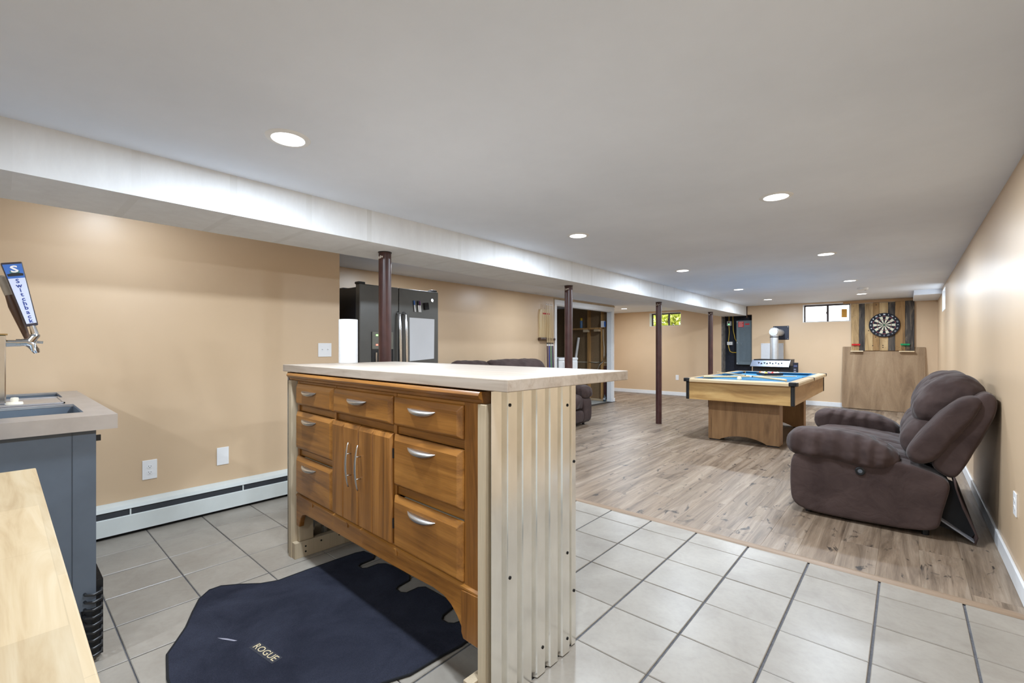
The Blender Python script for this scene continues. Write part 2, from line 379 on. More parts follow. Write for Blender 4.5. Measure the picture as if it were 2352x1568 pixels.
struct(box((-7.2, 4.9, -.12), (XK - .1, 9.0, -.004)).build('floor_closet', CONC), 'bare concrete floor of the utility closet', 'floor')
# ceiling
struct(box((-7.2, -2.7, ZC), (XR + T, YF + T, ZC + .1)).build('ceiling', CEIL), 'white painted drywall ceiling', 'ceiling')
def wall(name, boxes, mat=WALL):
    m = MB()
    for a, b in boxes: m.box(a, b)
    return struct(m.build(name, mat))
# right wall with a small window hole
wy0, wy1, wz0, wz1 = 8.98, 9.74, 1.75, 2.08
wall('wall_right', [((XR, -2.7, 0), (XR + T, wy0, ZC)), ((XR, wy1, 0), (XR + T, YF + T, ZC)), ((XR, wy0, 0), (XR + T, wy1, wz0)), ((XR, wy0, wz1), (XR + T, wy1, ZC))])
# far wall with two windows and the panel niche
fx = [(-5.0, -4.19, 1.735, 2.07), (-3.244, -2.6, .60, 1.93), (-1.633, -.836, 1.715, 2.085)]
bx_, cur = [], XB - .1
for a, b, z0, z1 in fx:
    bx_.append(((cur, YF, 0), (a, YF + .25, ZC))); bx_.append(((a, YF, 0), (b, YF + .25, z0))); bx_.append(((a, YF, z1), (b, YF + .25, ZC))); cur = b
bx_.append(((cur, YF, 0), (XR, YF + .25, ZC)))
wall('wall_far', bx_)
wall('wall_left_near', [((XL - .12, -2.7, 0), (XL, 2.0, ZC)), ((XK, 1.88, 0), (XL - .12, 2.0, ZC))])
dy0, dy1, dz = 6.79, 8.87, 1.985
wall('wall_left_recess', [((XK - .11, 1.88, 0), (XK, dy0, ZC)), ((XK - .11, dy0, dz), (XK, dy1, ZC)), ((XK - .11, dy1, 0), (XK, 8.99, ZC)), ((XB, 8.975, 0), (XK - .11, 8.99, ZC))])
wall('wall_left_far', [((XB - .1, 8.99, 0), (XB, YF, ZC))])
wall('wall_back', [((XL - .12, -2.7, 0), (XR, -2.6, ZC))])
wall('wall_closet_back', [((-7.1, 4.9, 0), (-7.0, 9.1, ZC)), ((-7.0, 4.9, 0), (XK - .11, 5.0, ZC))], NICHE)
wall('wall_closet_side', [((-7.0, 8.955, 0), (XK - .11, 8.974, ZC))], KRAFT)
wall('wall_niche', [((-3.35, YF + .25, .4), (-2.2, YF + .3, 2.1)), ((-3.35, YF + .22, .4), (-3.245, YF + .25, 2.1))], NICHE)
# boxed beam
struct(box((-3.23, -2.6, 1.908), (-2.71, YF - .01, ZC)).build('ceiling_beam', BEAM), 'long white boxed beam under the ceiling', 'beam')
struct(box((.09, 9.78, 2.045), (XR, YF, ZC)).build('ceiling_soffit', CEIL), 'small white soffit box in the far ceiling corner', 'soffit')
# baseboards
def baseb(name, boxes, label):
    m = MB()
    for a, b in boxes: m.box(a, b)
    return struct(m.build(name, WHITE, bevel=.004), label, 'baseboard')
baseb('baseboard_far', [((XB, YF - .014, 0), (-3.3, YF, .09)), ((-2.55, YF - .014, 0), (XR, YF, .09))], 'white baseboard along the far wall')
baseb('baseboard_right', [((XR - .014, 3.0, 0), (XR, YF - .014, .09))], 'white baseboard along the right wall')
baseb('baseboard_recess', [((XK, 3.0, 0), (XK + .014, 6.72, .09))], 'white baseboard along the recessed left wall')
# dark gap strip and wood edge beside the beam on the far wall
struct(box((-2.712, YF - .012, 1.86), (-2.69, YF, 2.115)).build('trim_2', DKBROWN), 'dark brown wood sliver where the beam meets the far wall', 'trim')
struct(box((-.95, YF - .02, 2.06), (.09, YF, 2.10)).build('trim_3', wood('tan_ledger', [(150, 110, 66), (182, 140, 92), (196, 156, 108)], 0)), 'tan wood strip above the dartboard planks', 'trim')
# door casing of the utility closet
door = struct(thing('door_1', 'white cased opening into the dark utility closet', 'doorway', (XK, 7.83, 0)))
for nm, a, b in (('casing', (0, 6.725 - 7.83, 0), (.018, dy0 - 7.83, dz)), ('casing', (0, dy1 - 7.83, 0), (.018, 8.955 - 7.83, dz)), ('head_casing', (0, 6.725 - 7.83, dz), (.02, 8.955 - 7.83, dz + .09)),
                 ('jamb', (-.11, dy0 - 7.83, 0), (0, dy0 + .015 - 7.83, dz)), ('jamb', (-.11, dy1 - .015 - 7.83, 0), (0, dy1 - 7.83, dz)), ('head_jamb', (-.11, dy0 + .015 - 7.83, dz - .015), (0, dy1 - .015 - 7.83, dz))):
    box(a, b).build(nm, WHITE, door, bevel=.002)
box((.0, 6.71 - 7.83, dz + .09), (.012, 8.99 - 7.83, dz + .115)).build('top_strip', PINEX, door)
box((.0, 8.955 - 7.83, .0), (.022, 8.985 - 7.83, .075)).build('plinth_block', PLATE, door, bevel=.004)

# ------------------------------------------------------------------ windows
def window(name, x0, x1, z0, z1, y, label, split=.5, depth=.13, sticker=None):
    w = struct(thing(name, label, 'window', ((x0 + x1) / 2, y, z0)))
    a, h = (x1 - x0) / 2, z1 - z0; f = .028; yb = depth
    m = MB().box((-a, yb, 0), (-a + f, yb + .05, h)).box((a - f, yb, 0), (a, yb + .05, h)).box((-a + f, yb, 0), (a - f, yb + .05, f * .7)).box((-a + f, yb, h - f * 1.3), (a - f, yb + .05, h))
    m.build('window_frame', WFRAME, w)
    sx = -a + 2 * a * split
    box((sx - .018, yb + .005, f * .7), (sx + .018, yb + .045, h - f * 1.3)).build('meeting_rail', WFRAME, w)
    box((sx - .026, yb - .006, h * .45), (sx - .012, yb + .005, h * .58)).build('latch', WFRAME, w)
    for p, q in ((-a + f, sx - .018), (sx + .018, a - f)): box((p, yb + .02, f * .7), (q, yb + .024, h - f * 1.3)).build('pane', GLASS, w)
    # reveal lining
    m = MB().box((-a, 0, 0), (-a + .006, yb, h)).box((a - .006, 0, 0), (a, yb, h)).box((-a + .006, 0, 0), (a - .006, yb, .006)).box((-a + .006, 0, h - .006), (a - .006, yb, h))
    m.build('reveal', WHITE, w)
    if sticker:
        b = box((sticker[0] - (x0 + x1) / 2, yb + .016, sticker[2] - z0), (sticker[1] - (x0 + x1) / 2, yb + .0195, sticker[3] - z0)).build('sticker', plain('orange_sticker', (190, 134, 40), .6), w); b['label'] = 'orange sticker on the glass'
    return w
window('window_1', -5.0, -4.19, 1.735, 2.07, YF, 'small basement window behind the third post with green leaves outside', .56)
window('window_2', -1.633, -.836, 1.715, 2.085, YF, 'small bright basement window left of the dartboard', .52, sticker=(-.99, -.90, 1.80, 1.97))
w3 = window('window_3', 0, wy1 - wy0, wz0, wz1, 0, 'small bright basement window high on the right wall', .5, .07)
w3.location = (XR, (wy0 + wy1) / 2, wz0); w3.rotation_euler = (0, 0, -PI / 2)
# leaves outside the left window
sh = thing('garden_shrub', 'bright green shrub outside the small left window', 'shrub', (-4.7, YF + 1.0, 1.2))
m = MB()
for i in range(1700):
    c = Vector((random.gauss(0, .5), random.gauss(0, .15), .80 + random.gauss(0, .28))); u = Vector((random.uniform(-1, 1), random.uniform(-1, 1), random.uniform(-1, 1))).normalized(); w_ = u.cross(Vector((.3, .5, .8))).normalized()
    m.add([c - u * .07, c + w_ * .036, c + u * .07, c - w_ * .036], [(0, 1, 2, 3)])
lf = m.build('foliage', LEAFM, sh); lf['kind'] = 'stuff'
m = MB()
for i in range(5): m.tube([(random.uniform(-.1, .1), 0, 0), (random.uniform(-.3, .3), random.uniform(-.1, .1), .5), (random.uniform(-.6, .6), random.uniform(-.1, .1), 1.0)], .01, 6)
m.build('stems', DKBROWN, sh)
struct(box((-7, YF + .26, .9), (1, YF + 3, 1.2)).build('ground_outside', SOIL))

# ------------------------------------------------------------------ recessed lamps
lamp_spots = [(-2.05, .84, 'large round ceiling light nearest the island'), (-.60, 3.13, 'round ceiling light above the loveseat, nearest of the right row'), (-2.035, 3.146, 'round ceiling light in the left row just past the island'),
              (-2.02, 5.41, 'round ceiling light in the left row before the pool table'), (-.598, 5.38, 'second round ceiling light of the right row'), (-.589, 7.755, 'third round ceiling light of the right row'),
              (-2.01, 7.76, 'round ceiling light over the pool table, third of the left row'), (-2.008, 9.77, 'farthest round ceiling light of the left row'), (-.582, 9.80, 'farthest round ceiling light of the right row, behind the smoke detector'),
              (-5.07, 9.84, 'round ceiling light in the far left alcove beyond the beam'), (-.6, .84, 'round ceiling light just above the picture'), (-3.33, .46, 'round ceiling light hidden behind the beam over the near left wall'), (-3.98, 3.15, 'round ceiling light hidden behind the beam near the fridge'), (-3.98, 5.45, 'round ceiling light hidden behind the beam over the hidden sofa'), (-3.98, 7.75, 'round ceiling light hidden behind the beam before the closet'), (-2.05, -1.4, 'round ceiling light behind the camera on the left'), (-.6, -1.4, 'round ceiling light behind the camera on the right')]
proto = None
for i, (x, y, lb) in enumerate(lamp_spots):
    t = thing('ceiling_light', lb, 'ceiling light', (x, y, ZC), 0, 'recessed ceiling lights')
    if proto is None:
        a = MB().lathe([(.066, -.001), (.068, -.006), (.088, -.004), (.092, 0)], 40).build('trim_ring', WHITE, t, smooth=True)
        b = MB().lathe([(.001, -.0035), (.067, -.0035), (.067, -.001), (.001, -.001)], 40).build('diffuser', LAMPM, t); proto = (a, b)
    else:
        for p in proto:
            c = p.copy(); C.objects.link(c); c.parent = t
    ld = bpy.data.lights.new('lamp', 'AREA'); ld.shape = 'DISK'; ld.size = .13; ld.energy = LAMP_W * (.13 if x < -3.3 and y < 1 else .6 if -4.2 < x < -3.3 else 1); ld.color = LAMP_COL
    lo = bpy.data.objects.new('lamp_light', ld); C.objects.link(lo); lo.parent = t; lo.location = (0, 0, -.008)
sd = thing('smoke_detector', 'round white smoke detector on the far ceiling', 'smoke detector', (-.51, 8.85, ZC))
MB().lathe([(.07, 0), (.07, -.02), (.06, -.032), (.03, -.036), (.001, -.036)], 28).build('housing', PLATE, sd, smooth=True)
MB().lathe([(.012, -.036), (.012, -.039), (.001, -.039)], 12, (.03, 0, 0)).build('test_button', plain('grey_button', (150, 150, 150)), sd)

# ------------------------------------------------------------------ steel posts
post_l = ['dark red steel post with chipped paint in front of the fridge', 'dark red steel post in front of the closet doorway', 'dark red steel post standing between doorway and pool table', 'dark red steel post behind the pool table']
for (x, y, r), lb in zip([(-2.93, 1.90, .046), (-2.93, 4.33, .046), (-2.93, 6.84, .045), (-2.97, 9.45, .046)], post_l):
    t = thing('support_post', lb, 'post', (x, y, 0), 0, 'steel posts under the beam')
    MB().cyl((0, 0, .004), (0, 0, 1.904), r, 28).build('pole', POSTM, t, smooth=True)
    MB().cyl((0, 0, 1.9035), (0, 0, 1.908), r + .004, 28).build('top_plate', DARK, t)
    MB().cyl((0, 0, 0), (0, 0, .004), r + .003, 28).build('base_plate', POSTM, t)
    m = MB()
    for k in range(7):
        a = R(-60 - k * 17 + random.uniform(-4, 4)); z = 1.88 - random.random() * .03; h = .006 + random.random() * .016
        m.box((-.005, -.0006, -h / 2), (.005, .0006, h / 2))
        M_ = Matrix.Translation((math.cos(a) * (r + .0004), math.sin(a) * (r + .0004), z)) @ Matrix.Rotation(a + PI / 2, 4, 'Z'); n_ = 8
        m.v[-n_:] = [tuple(M_ @ Vector(p)) for p in m.v[-n_:]]
    q = stuffed(m).build('paint_chips', WHITEP, t)

# ------------------------------------------------------------------ baseboard heater
ht = thing('baseboard_heater', 'off-white baseboard heater along the near left wall', 'heater', (XL, 0, 0))
Y0, Y1 = -1.2, 1.97
MB().prism([(0, .02), (.003, .02), (.003, .208), (0, .208)], 1, Y0, Y1).build('back_panel', HEATW, ht)
MB().prism([(.003, .206), (.003, .200), (.030, .196), (.052, .188), (.060, .168), (.063, .169), (.056, .191), (.032, .202)], 1, Y0, Y1).build('top_cover', HEATW, ht, smooth=True)
MB().prism([(.066, .022), (.069, .022), (.072, .125), (.060, .131), (.060, .128), (.068, .123)], 1, Y0, Y1).build('front_panel', HEATW, ht)
MB().prism([(.062, .130), (.064, .130), (.054, .165), (.052, .165)], 1, Y0, Y1).build('damper', DARK, ht)
box((.02, Y0, .07), (.05, Y1, .12)).build('heating_element', DARK, ht)
box((.004, Y1 - .04, .0), (.072, Y1, .20)).build('end_cap', HEATW, ht)
for yy in (-.9, -.2, .55, 1.2, 1.62): box((.05, yy, .12), (.066, yy + .008, .165)).build('bracket', HEATW, ht)
for yy in (-1.1, .2, 1.7): box((.004, yy, 0), (.05, yy + .02, .03)).build('foot', DARK, ht)

# ------------------------------------------------------------------ wall plates
def plate(name, label, cat, loc, rz, w, h, kind):
    t = thing(name, label, cat, loc, rz)     # faces -y in local space
    box((-w / 2, -.006, -h / 2), (w / 2, 0, h / 2)).build('cover_plate', PLATE, t, bevel=.002)
    if kind == 'duplex':
        for s in (-1, 1):
            zc = s * .0195
            so = MB().prism([(.0165 * math.cos(2 * PI * k / 20), zc + .0135 * math.sin(2 * PI * k / 20)) for k in range(20)], 1, -.008, -.006).build('socket', PLATE, t)
            for xx, hh in ((-.0065, .0075), (.0065, .006)): box((xx - .001, -.0084, zc + .001 - .001), (xx + .001, -.0079, zc + hh)).build('slot', SLOTM, so)
            MB().cyl((0, -.0084, zc - .006), (0, -.0079, zc - .006), .0024, 10).build('ground_hole', SLOTM, so)
    if kind == 'data':
        for zc, mm in ((.02, SLOTM), (-.012, BLUEP)): box((-.008, -.0085, zc - .008), (.008, -.006, zc + .008)).build('jack', mm, t)
    if kind == 'switch':
        for xx in (-.024, .024):
            box((xx - .005, -.007, -.012), (xx + .005, -.006, .012)).build('toggle_slot', WHITE, t)
            MB().prism([(-.006, .0), (-.006, .008), (-.016, .010), (-.016, .006)], 0, xx - .0035, xx + .0035).build('toggle', PLATE, t)
    for zc in ((-.04, .04) if kind in ('switch', 'data') else (0,)): MB().cyl((0, -.0068, zc), (0, -.0058, zc), .0025, 10).build('screw', PLATE, t)
    return t
plate('wall_outlet', 'white duplex outlet above the heater, nearest the metal cooler', 'outlet', (XL, .662, .384), PI / 2, .079, .127, 'duplex')
plate('blank_plate', 'blank white wall plate above the heater', 'wall plate', (XL, 1.089, .397), PI / 2, .077, .128, 'blank')
plate('data_plate', 'white wall plate with black and blue jacks beside the island', 'wall plate', (XL, 1.605, .392), PI / 2, .075, .118, 'data')
plate('light_switch', 'white double light switch left of the paper towel roll', 'light switch', (XL, 1.864, 1.176), PI / 2, .118, .118, 'switch')
plate('wall_outlet', 'white outlet low on the far wall left of the pool table', 'outlet', (-4.28, YF, .448), 0, .075, .125, 'duplex')
plate('wall_outlet', 'white outlet low on the right wall behind the loveseat', 'outlet', (XR, 3.42, .40), -PI / 2, .075, .118, 'duplex')

# ================================================================== ISLAND
IS = thing('kitchen_island', 'honey wood island cabinet on a pine frame with corrugated metal sides', 'island', (-1.035, 1.05, 0), R(-1.8))
XA, XZ = -1.569, -.046
zb, zt = .19, 1.022
# body: carcass + face frame
FD = .040     # face plane
m = MB().box((XA, FD, .37), (XA + .018, .46, zt)).box((XZ - .018, FD, .37), (XZ, .46, zt)).box((XA + .018, FD + .02, .37), (XZ - .018, .46, .388)).box((XA + .018, .445, .388), (XZ - .018, .46, zt)).box((XA + .018, FD, zt - .018), (XZ - .018, .445, zt))
m.build('carcass', HONEYV, IS)
for a, b in ((XA, -1.545), (-1.115, -1.095), (-.578, -.556), (-.130, XZ)): box((a, FD - .02, .362), (b, FD, zt)).build('face_frame_stile', HONEYV, IS, bevel=.002)
for z0, z1, dp, spans in ((.362, .385, .018, 3), (.99, zt, .018, 3), (.59, .635, .012, 2), (.84, .878, .012, 3)):
    for a, b in ((-1.545, -1.115), (-1.095, -.578), (-.556, -.130)):
        if spans == 2 and a == -1.095: continue
        box((a, FD - dp, z0), (b, FD, z1)).build('face_frame_rail', HONEYH, IS, bevel=.002)
# apron with arched feet
pts = [(XA, .36), (XA, zb), (-1.53, zb), (-1.525, .215), (-1.51, .245), (-1.485, .268), (-1.45, .278), (-1.35, .281), (-.98, .285), (-.60, .290), (-.40, .296), (-.30, .300), (-.235, .294), (-.195, .278), (-.160, .250), (-.132, .215), (-.118, zb), (XZ, zb), (XZ, .36)]
MB().prism(pts, 1, FD - .028, FD).build('apron', HONEYH, IS, bevel=.003)
MB().prism([(XZ - .085, .355), (XZ - .085, zb + .02), (XZ - .075, zb), (XZ + .001, zb), (XZ + .001, .36)], 1, FD - .034, FD - .028).build('foot_facing', HONEYV, IS, bevel=.002)
MB().prism([(FD - .030, .36), (FD - .030, .366), (FD - .022, .372), (FD, .372), (FD, .36)], 0, XA, XZ).build('base_bead', HONEYH, IS)
for xx in (-1.36, -.97, -.55): box((xx, FD - .032, .345), (xx + .012, FD - .026, .365)).build('glue_block', HONEYV, IS)
# top moulding
MB().prism([(-.012, 1.048), (-.016, 1.040), (-.010, 1.030), (.002, 1.024), (.006, 1.014), (.018, 1.008), (.040, 1.008), (.46, 1.022), (.46, 1.050), (-.008, 1.052)], 0, -1.640, -.020).build('top_moulding', HONEYH, IS, smooth=True)
# handles
def pull_mesh(L, h, d):
    m = MB(); n = 14; rows = 6; v = []
    for i in range(n + 1):
        t = -1 + 2 * i / n; k = max(.03, 1 - t * t) ** .75
        for j in range(rows + 1):
            a = PI * j / rows
            v.append((t * L / 2, -d * k * math.sin(a) * .98, -h * k * (.5 - .5 * math.cos(a)) + .004))
    f = [(i * (rows + 1) + j, i * (rows + 1) + j + 1, (i + 1) * (rows + 1) + j + 1, (i + 1) * (rows + 1) + j) for i in range(n) for j in range(rows)]
    f += [((i + 1) * (rows + 1), (i + 1) * (rows + 1) + rows, i * (rows + 1) + rows, i * (rows + 1)) for i in range(n)]
    return m.add(v, f).mesh('pull', NICKEL, True)
PULL = pull_mesh(.178, .025, .027)
def bar_mesh():
    m = MB(); n = 18; v = []; L = .205; rows = 6
    for i in range(n + 1):
        t = -1 + 2 * i / n; k = max(.04, 1 - t * t) ** .8; y = -.014 - .014 * math.cos(t * PI / 2) ** .8
        for j in range(rows):
            a = 2 * PI * j / rows; v.append((math.cos(a) * (.002 + .008 * k), y + math.sin(a) * .003, t * L / 2))
    f = [(i * rows + j, i * rows + (j + 1) % rows, (i + 1) * rows + (j + 1) % rows, (i + 1) * rows + j) for i in range(n) for j in range(rows)]
    f += [tuple(range(rows)), tuple(range((n + 1) * rows - 1, n * rows - 1, -1))]
    m.add(v, f); m.cyl((0, 0, -.05), (0, -.026, -.05), .003, 8); m.cyl((0, 0, .05), (0, -.026, .05), .003, 8)
    return m.mesh('bar_handle', NICKEL, True)
BAR = bar_mesh()
def front(x0, x1, z0, z1, name, mat):
    """raised front with wide chamfered edges"""
    y0, y1, c, d = FD - .020, FD - .040, .024, .012
    v = [(x0, y0, z0), (x1, y0, z0), (x1, y0, z1), (x0, y0, z1), (x0 + .002, y1 + d, z0 + .002), (x1 - .002, y1 + d, z0 + .002), (x1 - .002, y1 + d, z1 - .002), (x0 + .002, y1 + d, z1 - .002),
         (x0 + c * .7, y1, z0 + c * .5), (x1 - c * .9, y1, z0 + c * .5), (x1 - c * .9, y1, z1 - c), (x0 + c * .7, y1, z1 - c)]
    f = [(3, 2, 1, 0), (8, 9, 10, 11)] + [(i, (i + 1) % 4, 4 + (i + 1) % 4, 4 + i) for i in range(4)] + [(4 + i, 4 + (i + 1) % 4, 8 + (i + 1) % 4, 8 + i) for i in range(4)]
    return MB().add(v, f).build(name, mat, IS, bevel=.003)
cols = [(-1.556, -1.108), (-.560, -.127)]
rows = [(.876, .998), (.630, .842), (.379, .591)]
hx = [(-1.372, .180), (-.358, .180)]
for (x0, x1), (hc, hl) in zip(cols, hx):
    for (z0, z1) in rows:
        d = front(x0, x1, z0, z1, 'drawer', HONEYH)
        h = bpy.data.objects.new('handle', PULL); C.objects.link(h); h.parent = d; h.location = (hc, FD - .040, z1 - .042)
        box((x0 + .03, FD + .001, z0 + .012), (x1 - .03, .40, z1 - .012)).build('drawer_box', PINEX, d)
d = front(-1.099, -.573, .876, .998, 'drawer', HONEYH)
h = bpy.data.objects.new('handle', PULL); C.objects.link(h); h.parent = d; h.location = (-.857, FD - .040, .998 - .044)
box((-1.07, FD + .001, .888), (-.60, .40, .986)).build('drawer_box', PINEX, d)
for (x0, xm, x1, hxx) in ((-1.101, -.985, -.845, -.907), (-.838, -.715, -.571, -.819)):
    dd = bpy.data.objects.new('cupboard_door', None); C.objects.link(dd); dd.parent = IS
    for a, b in ((x0, xm), (xm, x1)):
        y0, y1, c = FD - .020, FD - .040, .020; z0, z1 = .385, .843
        v = [(a, y0, z0), (b, y0, z0), (b, y0, z1), (a, y0, z1), (a, y1 + .008, z0), (b, y1 + .010, z0), (b, y1 + .010, z1 - .004), (a, y1 + .008, z1 - .004), (a + .004, y1, z0 + .004), (b - .010, y1, z0 + .004), (b - .010, y1, z1 - .022), (a + .004, y1, z1 - .022)]
        f = [(3, 2, 1, 0), (8, 9, 10, 11)] + [(i, (i + 1) % 4, 4 + (i + 1) % 4, 4 + i) for i in range(4)] + [(4 + i, 4 + (i + 1) % 4, 8 + (i + 1) % 4, 8 + i) for i in range(4)]
        MB().add(v, f).build('board', HONEYV, dd, bevel=.002)
    h = bpy.data.objects.new('handle', BAR); C.objects.link(h); h.parent = dd; h.location = (hxx, FD - .040, .657)
for zz in (.47, .76): MB().cyl((-.566, FD - .030, zz - .02), (-.566, FD - .030, zz + .02), .004, 10).build('hinge', BLACKP, IS)
# pine frame
for nm, a, b, mt in (('frame_post', (-.040, 0, 0), (-.002, .089, 1.010), PINE), ('frame_post', (-.040, .38, 0), (-.002, .46, 1.058), PINE), ('frame_post', (-1.640, -.004, 0), (-1.602, .085, 1.010), PINE), ('frame_post', (-1.640, .38, 0), (-1.602, .46, 1.058), PINE),
                     ('frame_post', (-1.600, .03, .09), (-1.571, .11, .60), PINE), ('floor_plate', (-.078, -.03, 0), (-.041, .38, .089), PINE), ('floor_plate', (-1.601, -.0, 0), (-1.56, .45, .089), PINE), ('floor_plate', (-1.555, .42, 0), (-.08, .458, .089), PINEX)):
    ob = box(a, b).build(nm, mt, IS, bevel=.002)
m = MB()
for xx, yy, zz in ((-1.559, .06, .06), (-1.559, .06, .03), (-1.559, .15, .065), (-1.559, .26, .065)): m.cyl((xx, yy, zz), (xx + .002, yy, zz), .005, 8)
stuffed(m).build('frame_screws', SCREWM, IS)
# corrugated sheets
def corr(L, h, up, name, M_):
    n = 0; prof = []; p = .0765; s = .0
    pat = [(.0, 0), (.043, 0), (.050, -.022), (.0665, -.022)]
    k = 0
    while True:
        done = False
        for a, d in pat:
            q = k * p + a + .004
            if q > L: done = True; break
            prof.append((q, d))
        if done: break
        k += 1
    prof = [(0, 0)] + prof + [(L, prof[-1][1])]
    m = MB(); v = []
    for a, d in prof: v += [(a, d, 0.004), (a, d, h)]
    f = [(2 * i, 2 * i + 2, 2 * i + 3, 2 * i + 1) for i in range(len(prof) - 1)]
    m.add(v, f); m.xf(M_)
    o = m.build(name, GALV, IS); so = o.modifiers.new('s', 'SOLIDIFY'); so.thickness = .0012; so.offset = -1
    bv = o.modifiers.new('b', 'BEVEL'); bv.width = .003; bv.segments = 3; bv.limit_method = 'ANGLE'; bv.angle_limit = R(20)
    return o
# right side: along local y, outward +x
MR = Matrix(((0, 1, 0, .0225), (1, 0, 0, .002), (0, 0, 1, 0), (0, 0, 0, 1)))
rp = corr(.462, 1.056, 1, 'corrugated_sheet', MR)
box((-.002, .462, .004), (.012, .492, 1.056)).build('corner_strip', GALV, IS, bevel=.002)
ML = Matrix(((0, -1, 0, -1.666), (1, 0, 0, .0), (0, 0, 1, 0), (0, 0, 0, 1)))
corr(.462, 1.056, 1, 'corrugated_sheet', ML)
MBk = Matrix(((1, 0, 0, -1.65), (0, 1, 0, .484), (0, 0, 1, 0), (0, 0, 0, 1)))
corr(1.648, 1.056, 1, 'corrugated_sheet', MBk)
for yy, zz in ((.090, 1.004), (.090, .42), (.418, .973), (.418, .395), (.418, .06), (.265, .10), (.478, .74), (.478, .22)):
    MB().lathe([(.006, 0), (.006, .003), (.003, .005), (.0005, .005)], 10, ((.0225 if yy < .46 else .012), yy, zz), 0).build('screw', SCREWM, IS)
# worktop
cw = box((-.915, -.38, 0), (.915, .38, .040)).build('island_worktop', BIRCH, None, bevel=.0025)
tag(cw, 'pale birch butcher-block top lying on the island', 'worktop')
cw.parent = None; a_ = R(-1.8); lx, ly = -.815, .378
cw.location = (-1.035 + lx * math.cos(a_) - ly * math.sin(a_), 1.05 + lx * math.sin(a_) + ly * math.cos(a_), 1.0580); cw.rotation_euler = (0, 0, a_)
# paper towel
pt = thing('paper_towel_roll', 'white paper towel roll standing upright on the island', 'paper towel', (-2.69, 1.475, 1.098))
m = MB().lathe([(.020, 0), (.056, 0), (.058, .002), (.058, .276), (.056, .279), (.020, .279)], 40)
m.build('paper', PAPER, pt, smooth=True)
MB().lathe([(.0185, .001), (.0195, .001), (.0195, .281), (.0185, .281)], 24).build('cardboard_core', plain('cardboard', (168, 140, 106), .9), pt, smooth=True)

# ================================================================== FLOOR MAT
MP = [(-2.16, .43), (-2.23, .475), (-2.31, .525), (-2.42, .575), (-2.52, .625), (-2.575, .68), (-2.575, .73), (-2.52, .80), (-2.45, .87), (-2.415, .94), (-2.414, 1.075), (-2.406, 1.267), (-2.40, 1.36), (-2.385, 1.405), (-2.29, 1.415), (-2.262, 1.39), (-2.262, 1.31), (-2.245, 1.289), (-2.205, 1.289), (-2.19, 1.31), (-2.185, 1.375), (-2.16, 1.402), (-2.09, 1.417), (-1.95, 1.41), (-1.917, 1.385), (-1.908, 1.31), (-1.89, 1.288), (-1.85, 1.286), (-1.825, 1.305), (-1.822, 1.37), (-1.80, 1.396), (-1.60, 1.397), (-1.567, 1.38), (-1.552, 1.30), (-1.53, 1.276), (-1.49, 1.278), (-1.468, 1.295), (-1.452, 1.345), (-1.40, 1.345), (-1.35, 1.30), (-1.341, 1.22), (-1.355, 1.104), (-1.362, .989), (-1.40, .90), (-1.43, .80), (-1.40, .70), (-1.41, .58), (-1.50, .46), (-1.65, .40), (-1.80, .39), (-2.00, .40)]
mt = thing('floor_mat', 'dark navy car floor mat lying half under the island', 'mat', (-1.9, .9, 0))
MB().prism([(x + 1.9, y - .9) for x, y in MP], 2, .0006, .008).build('carpet', MATM, mt, bevel=.003)
n = len(MP); ring = []
for i in range(n):
    for t in (0, .5):
        a, b = MP[i], MP[(i + 1) % n]; ring.append((a[0] + (b[0] - a[0]) * t + 1.9, a[1] + (b[1] - a[1]) * t - .9, .006))
MB().tube(ring + [ring[0]], .0045, 6).build('edge_binding', plain('black_binding', (18, 19, 24), .9), mt, smooth=True)
lm = Matrix.Translation((.018, -.215, .0086)) @ Matrix.Rotation(R(8), 4, 'Z')
box((-.085, -.021, 0), (.085, .021, .0003)).xf(lm).build('badge', plain('navy_badge', (40, 42, 52), .7), mt)
b = MB().text('ROGUE', .040, lm @ Matrix.Translation((0, 0, .0009)) @ Matrix.Scale(1.12, 4, (1, 0, 0)), .0005).build('lettering', plain('pale_gold_stitch', (206, 190, 154), .6), mt); b['label'] = 'pale gold lettering ROGUE'
MB().prism([(-.225, -.31), (-.190, -.285), (-.145, -.262), (-.150, -.272), (-.20, -.300)], 2, .0081, .0085).build('scuff', plain('pale_scuff', (150, 148, 160), .9), mt)

# ================================================================== BEER COOLER
KG = thing('keg_cooler', 'blue-grey steel keg cooler with stainless top at left edge', 'cooler', (-3.03, -.15, 0))
bx0, bx1, by0, by1 = -.67, .690, -.50, .405       # local
box((bx0, by0, .20), (bx1, by1 - .012, .885)).build('body', KEGB, KG, bevel=.004)
box((bx0 + .02, by0 + .02, .02), (bx1 - .012, by1 - .05, .20)).build('base', KEGB, KG)
box((bx1, by1 - .075, .203), (bx1 + .003, by1 - .010, .884)).build('corner_panel', KEGB, KG, bevel=.001)
box((bx1, by0 + .01, .203), (bx1 + .003, by1 - .078, .884)).build('end_panel', KEGB, KG, bevel=.001)
box((bx1 - .01, by1 - .012, .84), (bx1 - .001, by1 + .004, .862)).build('latch', BLACKP, KG)
for xx in (-.6, .6):
    for yy in (-.42, .3): MB().cyl((xx, yy, 0), (xx, yy, .02), .02, 12).build('foot', BLACKR, KG)
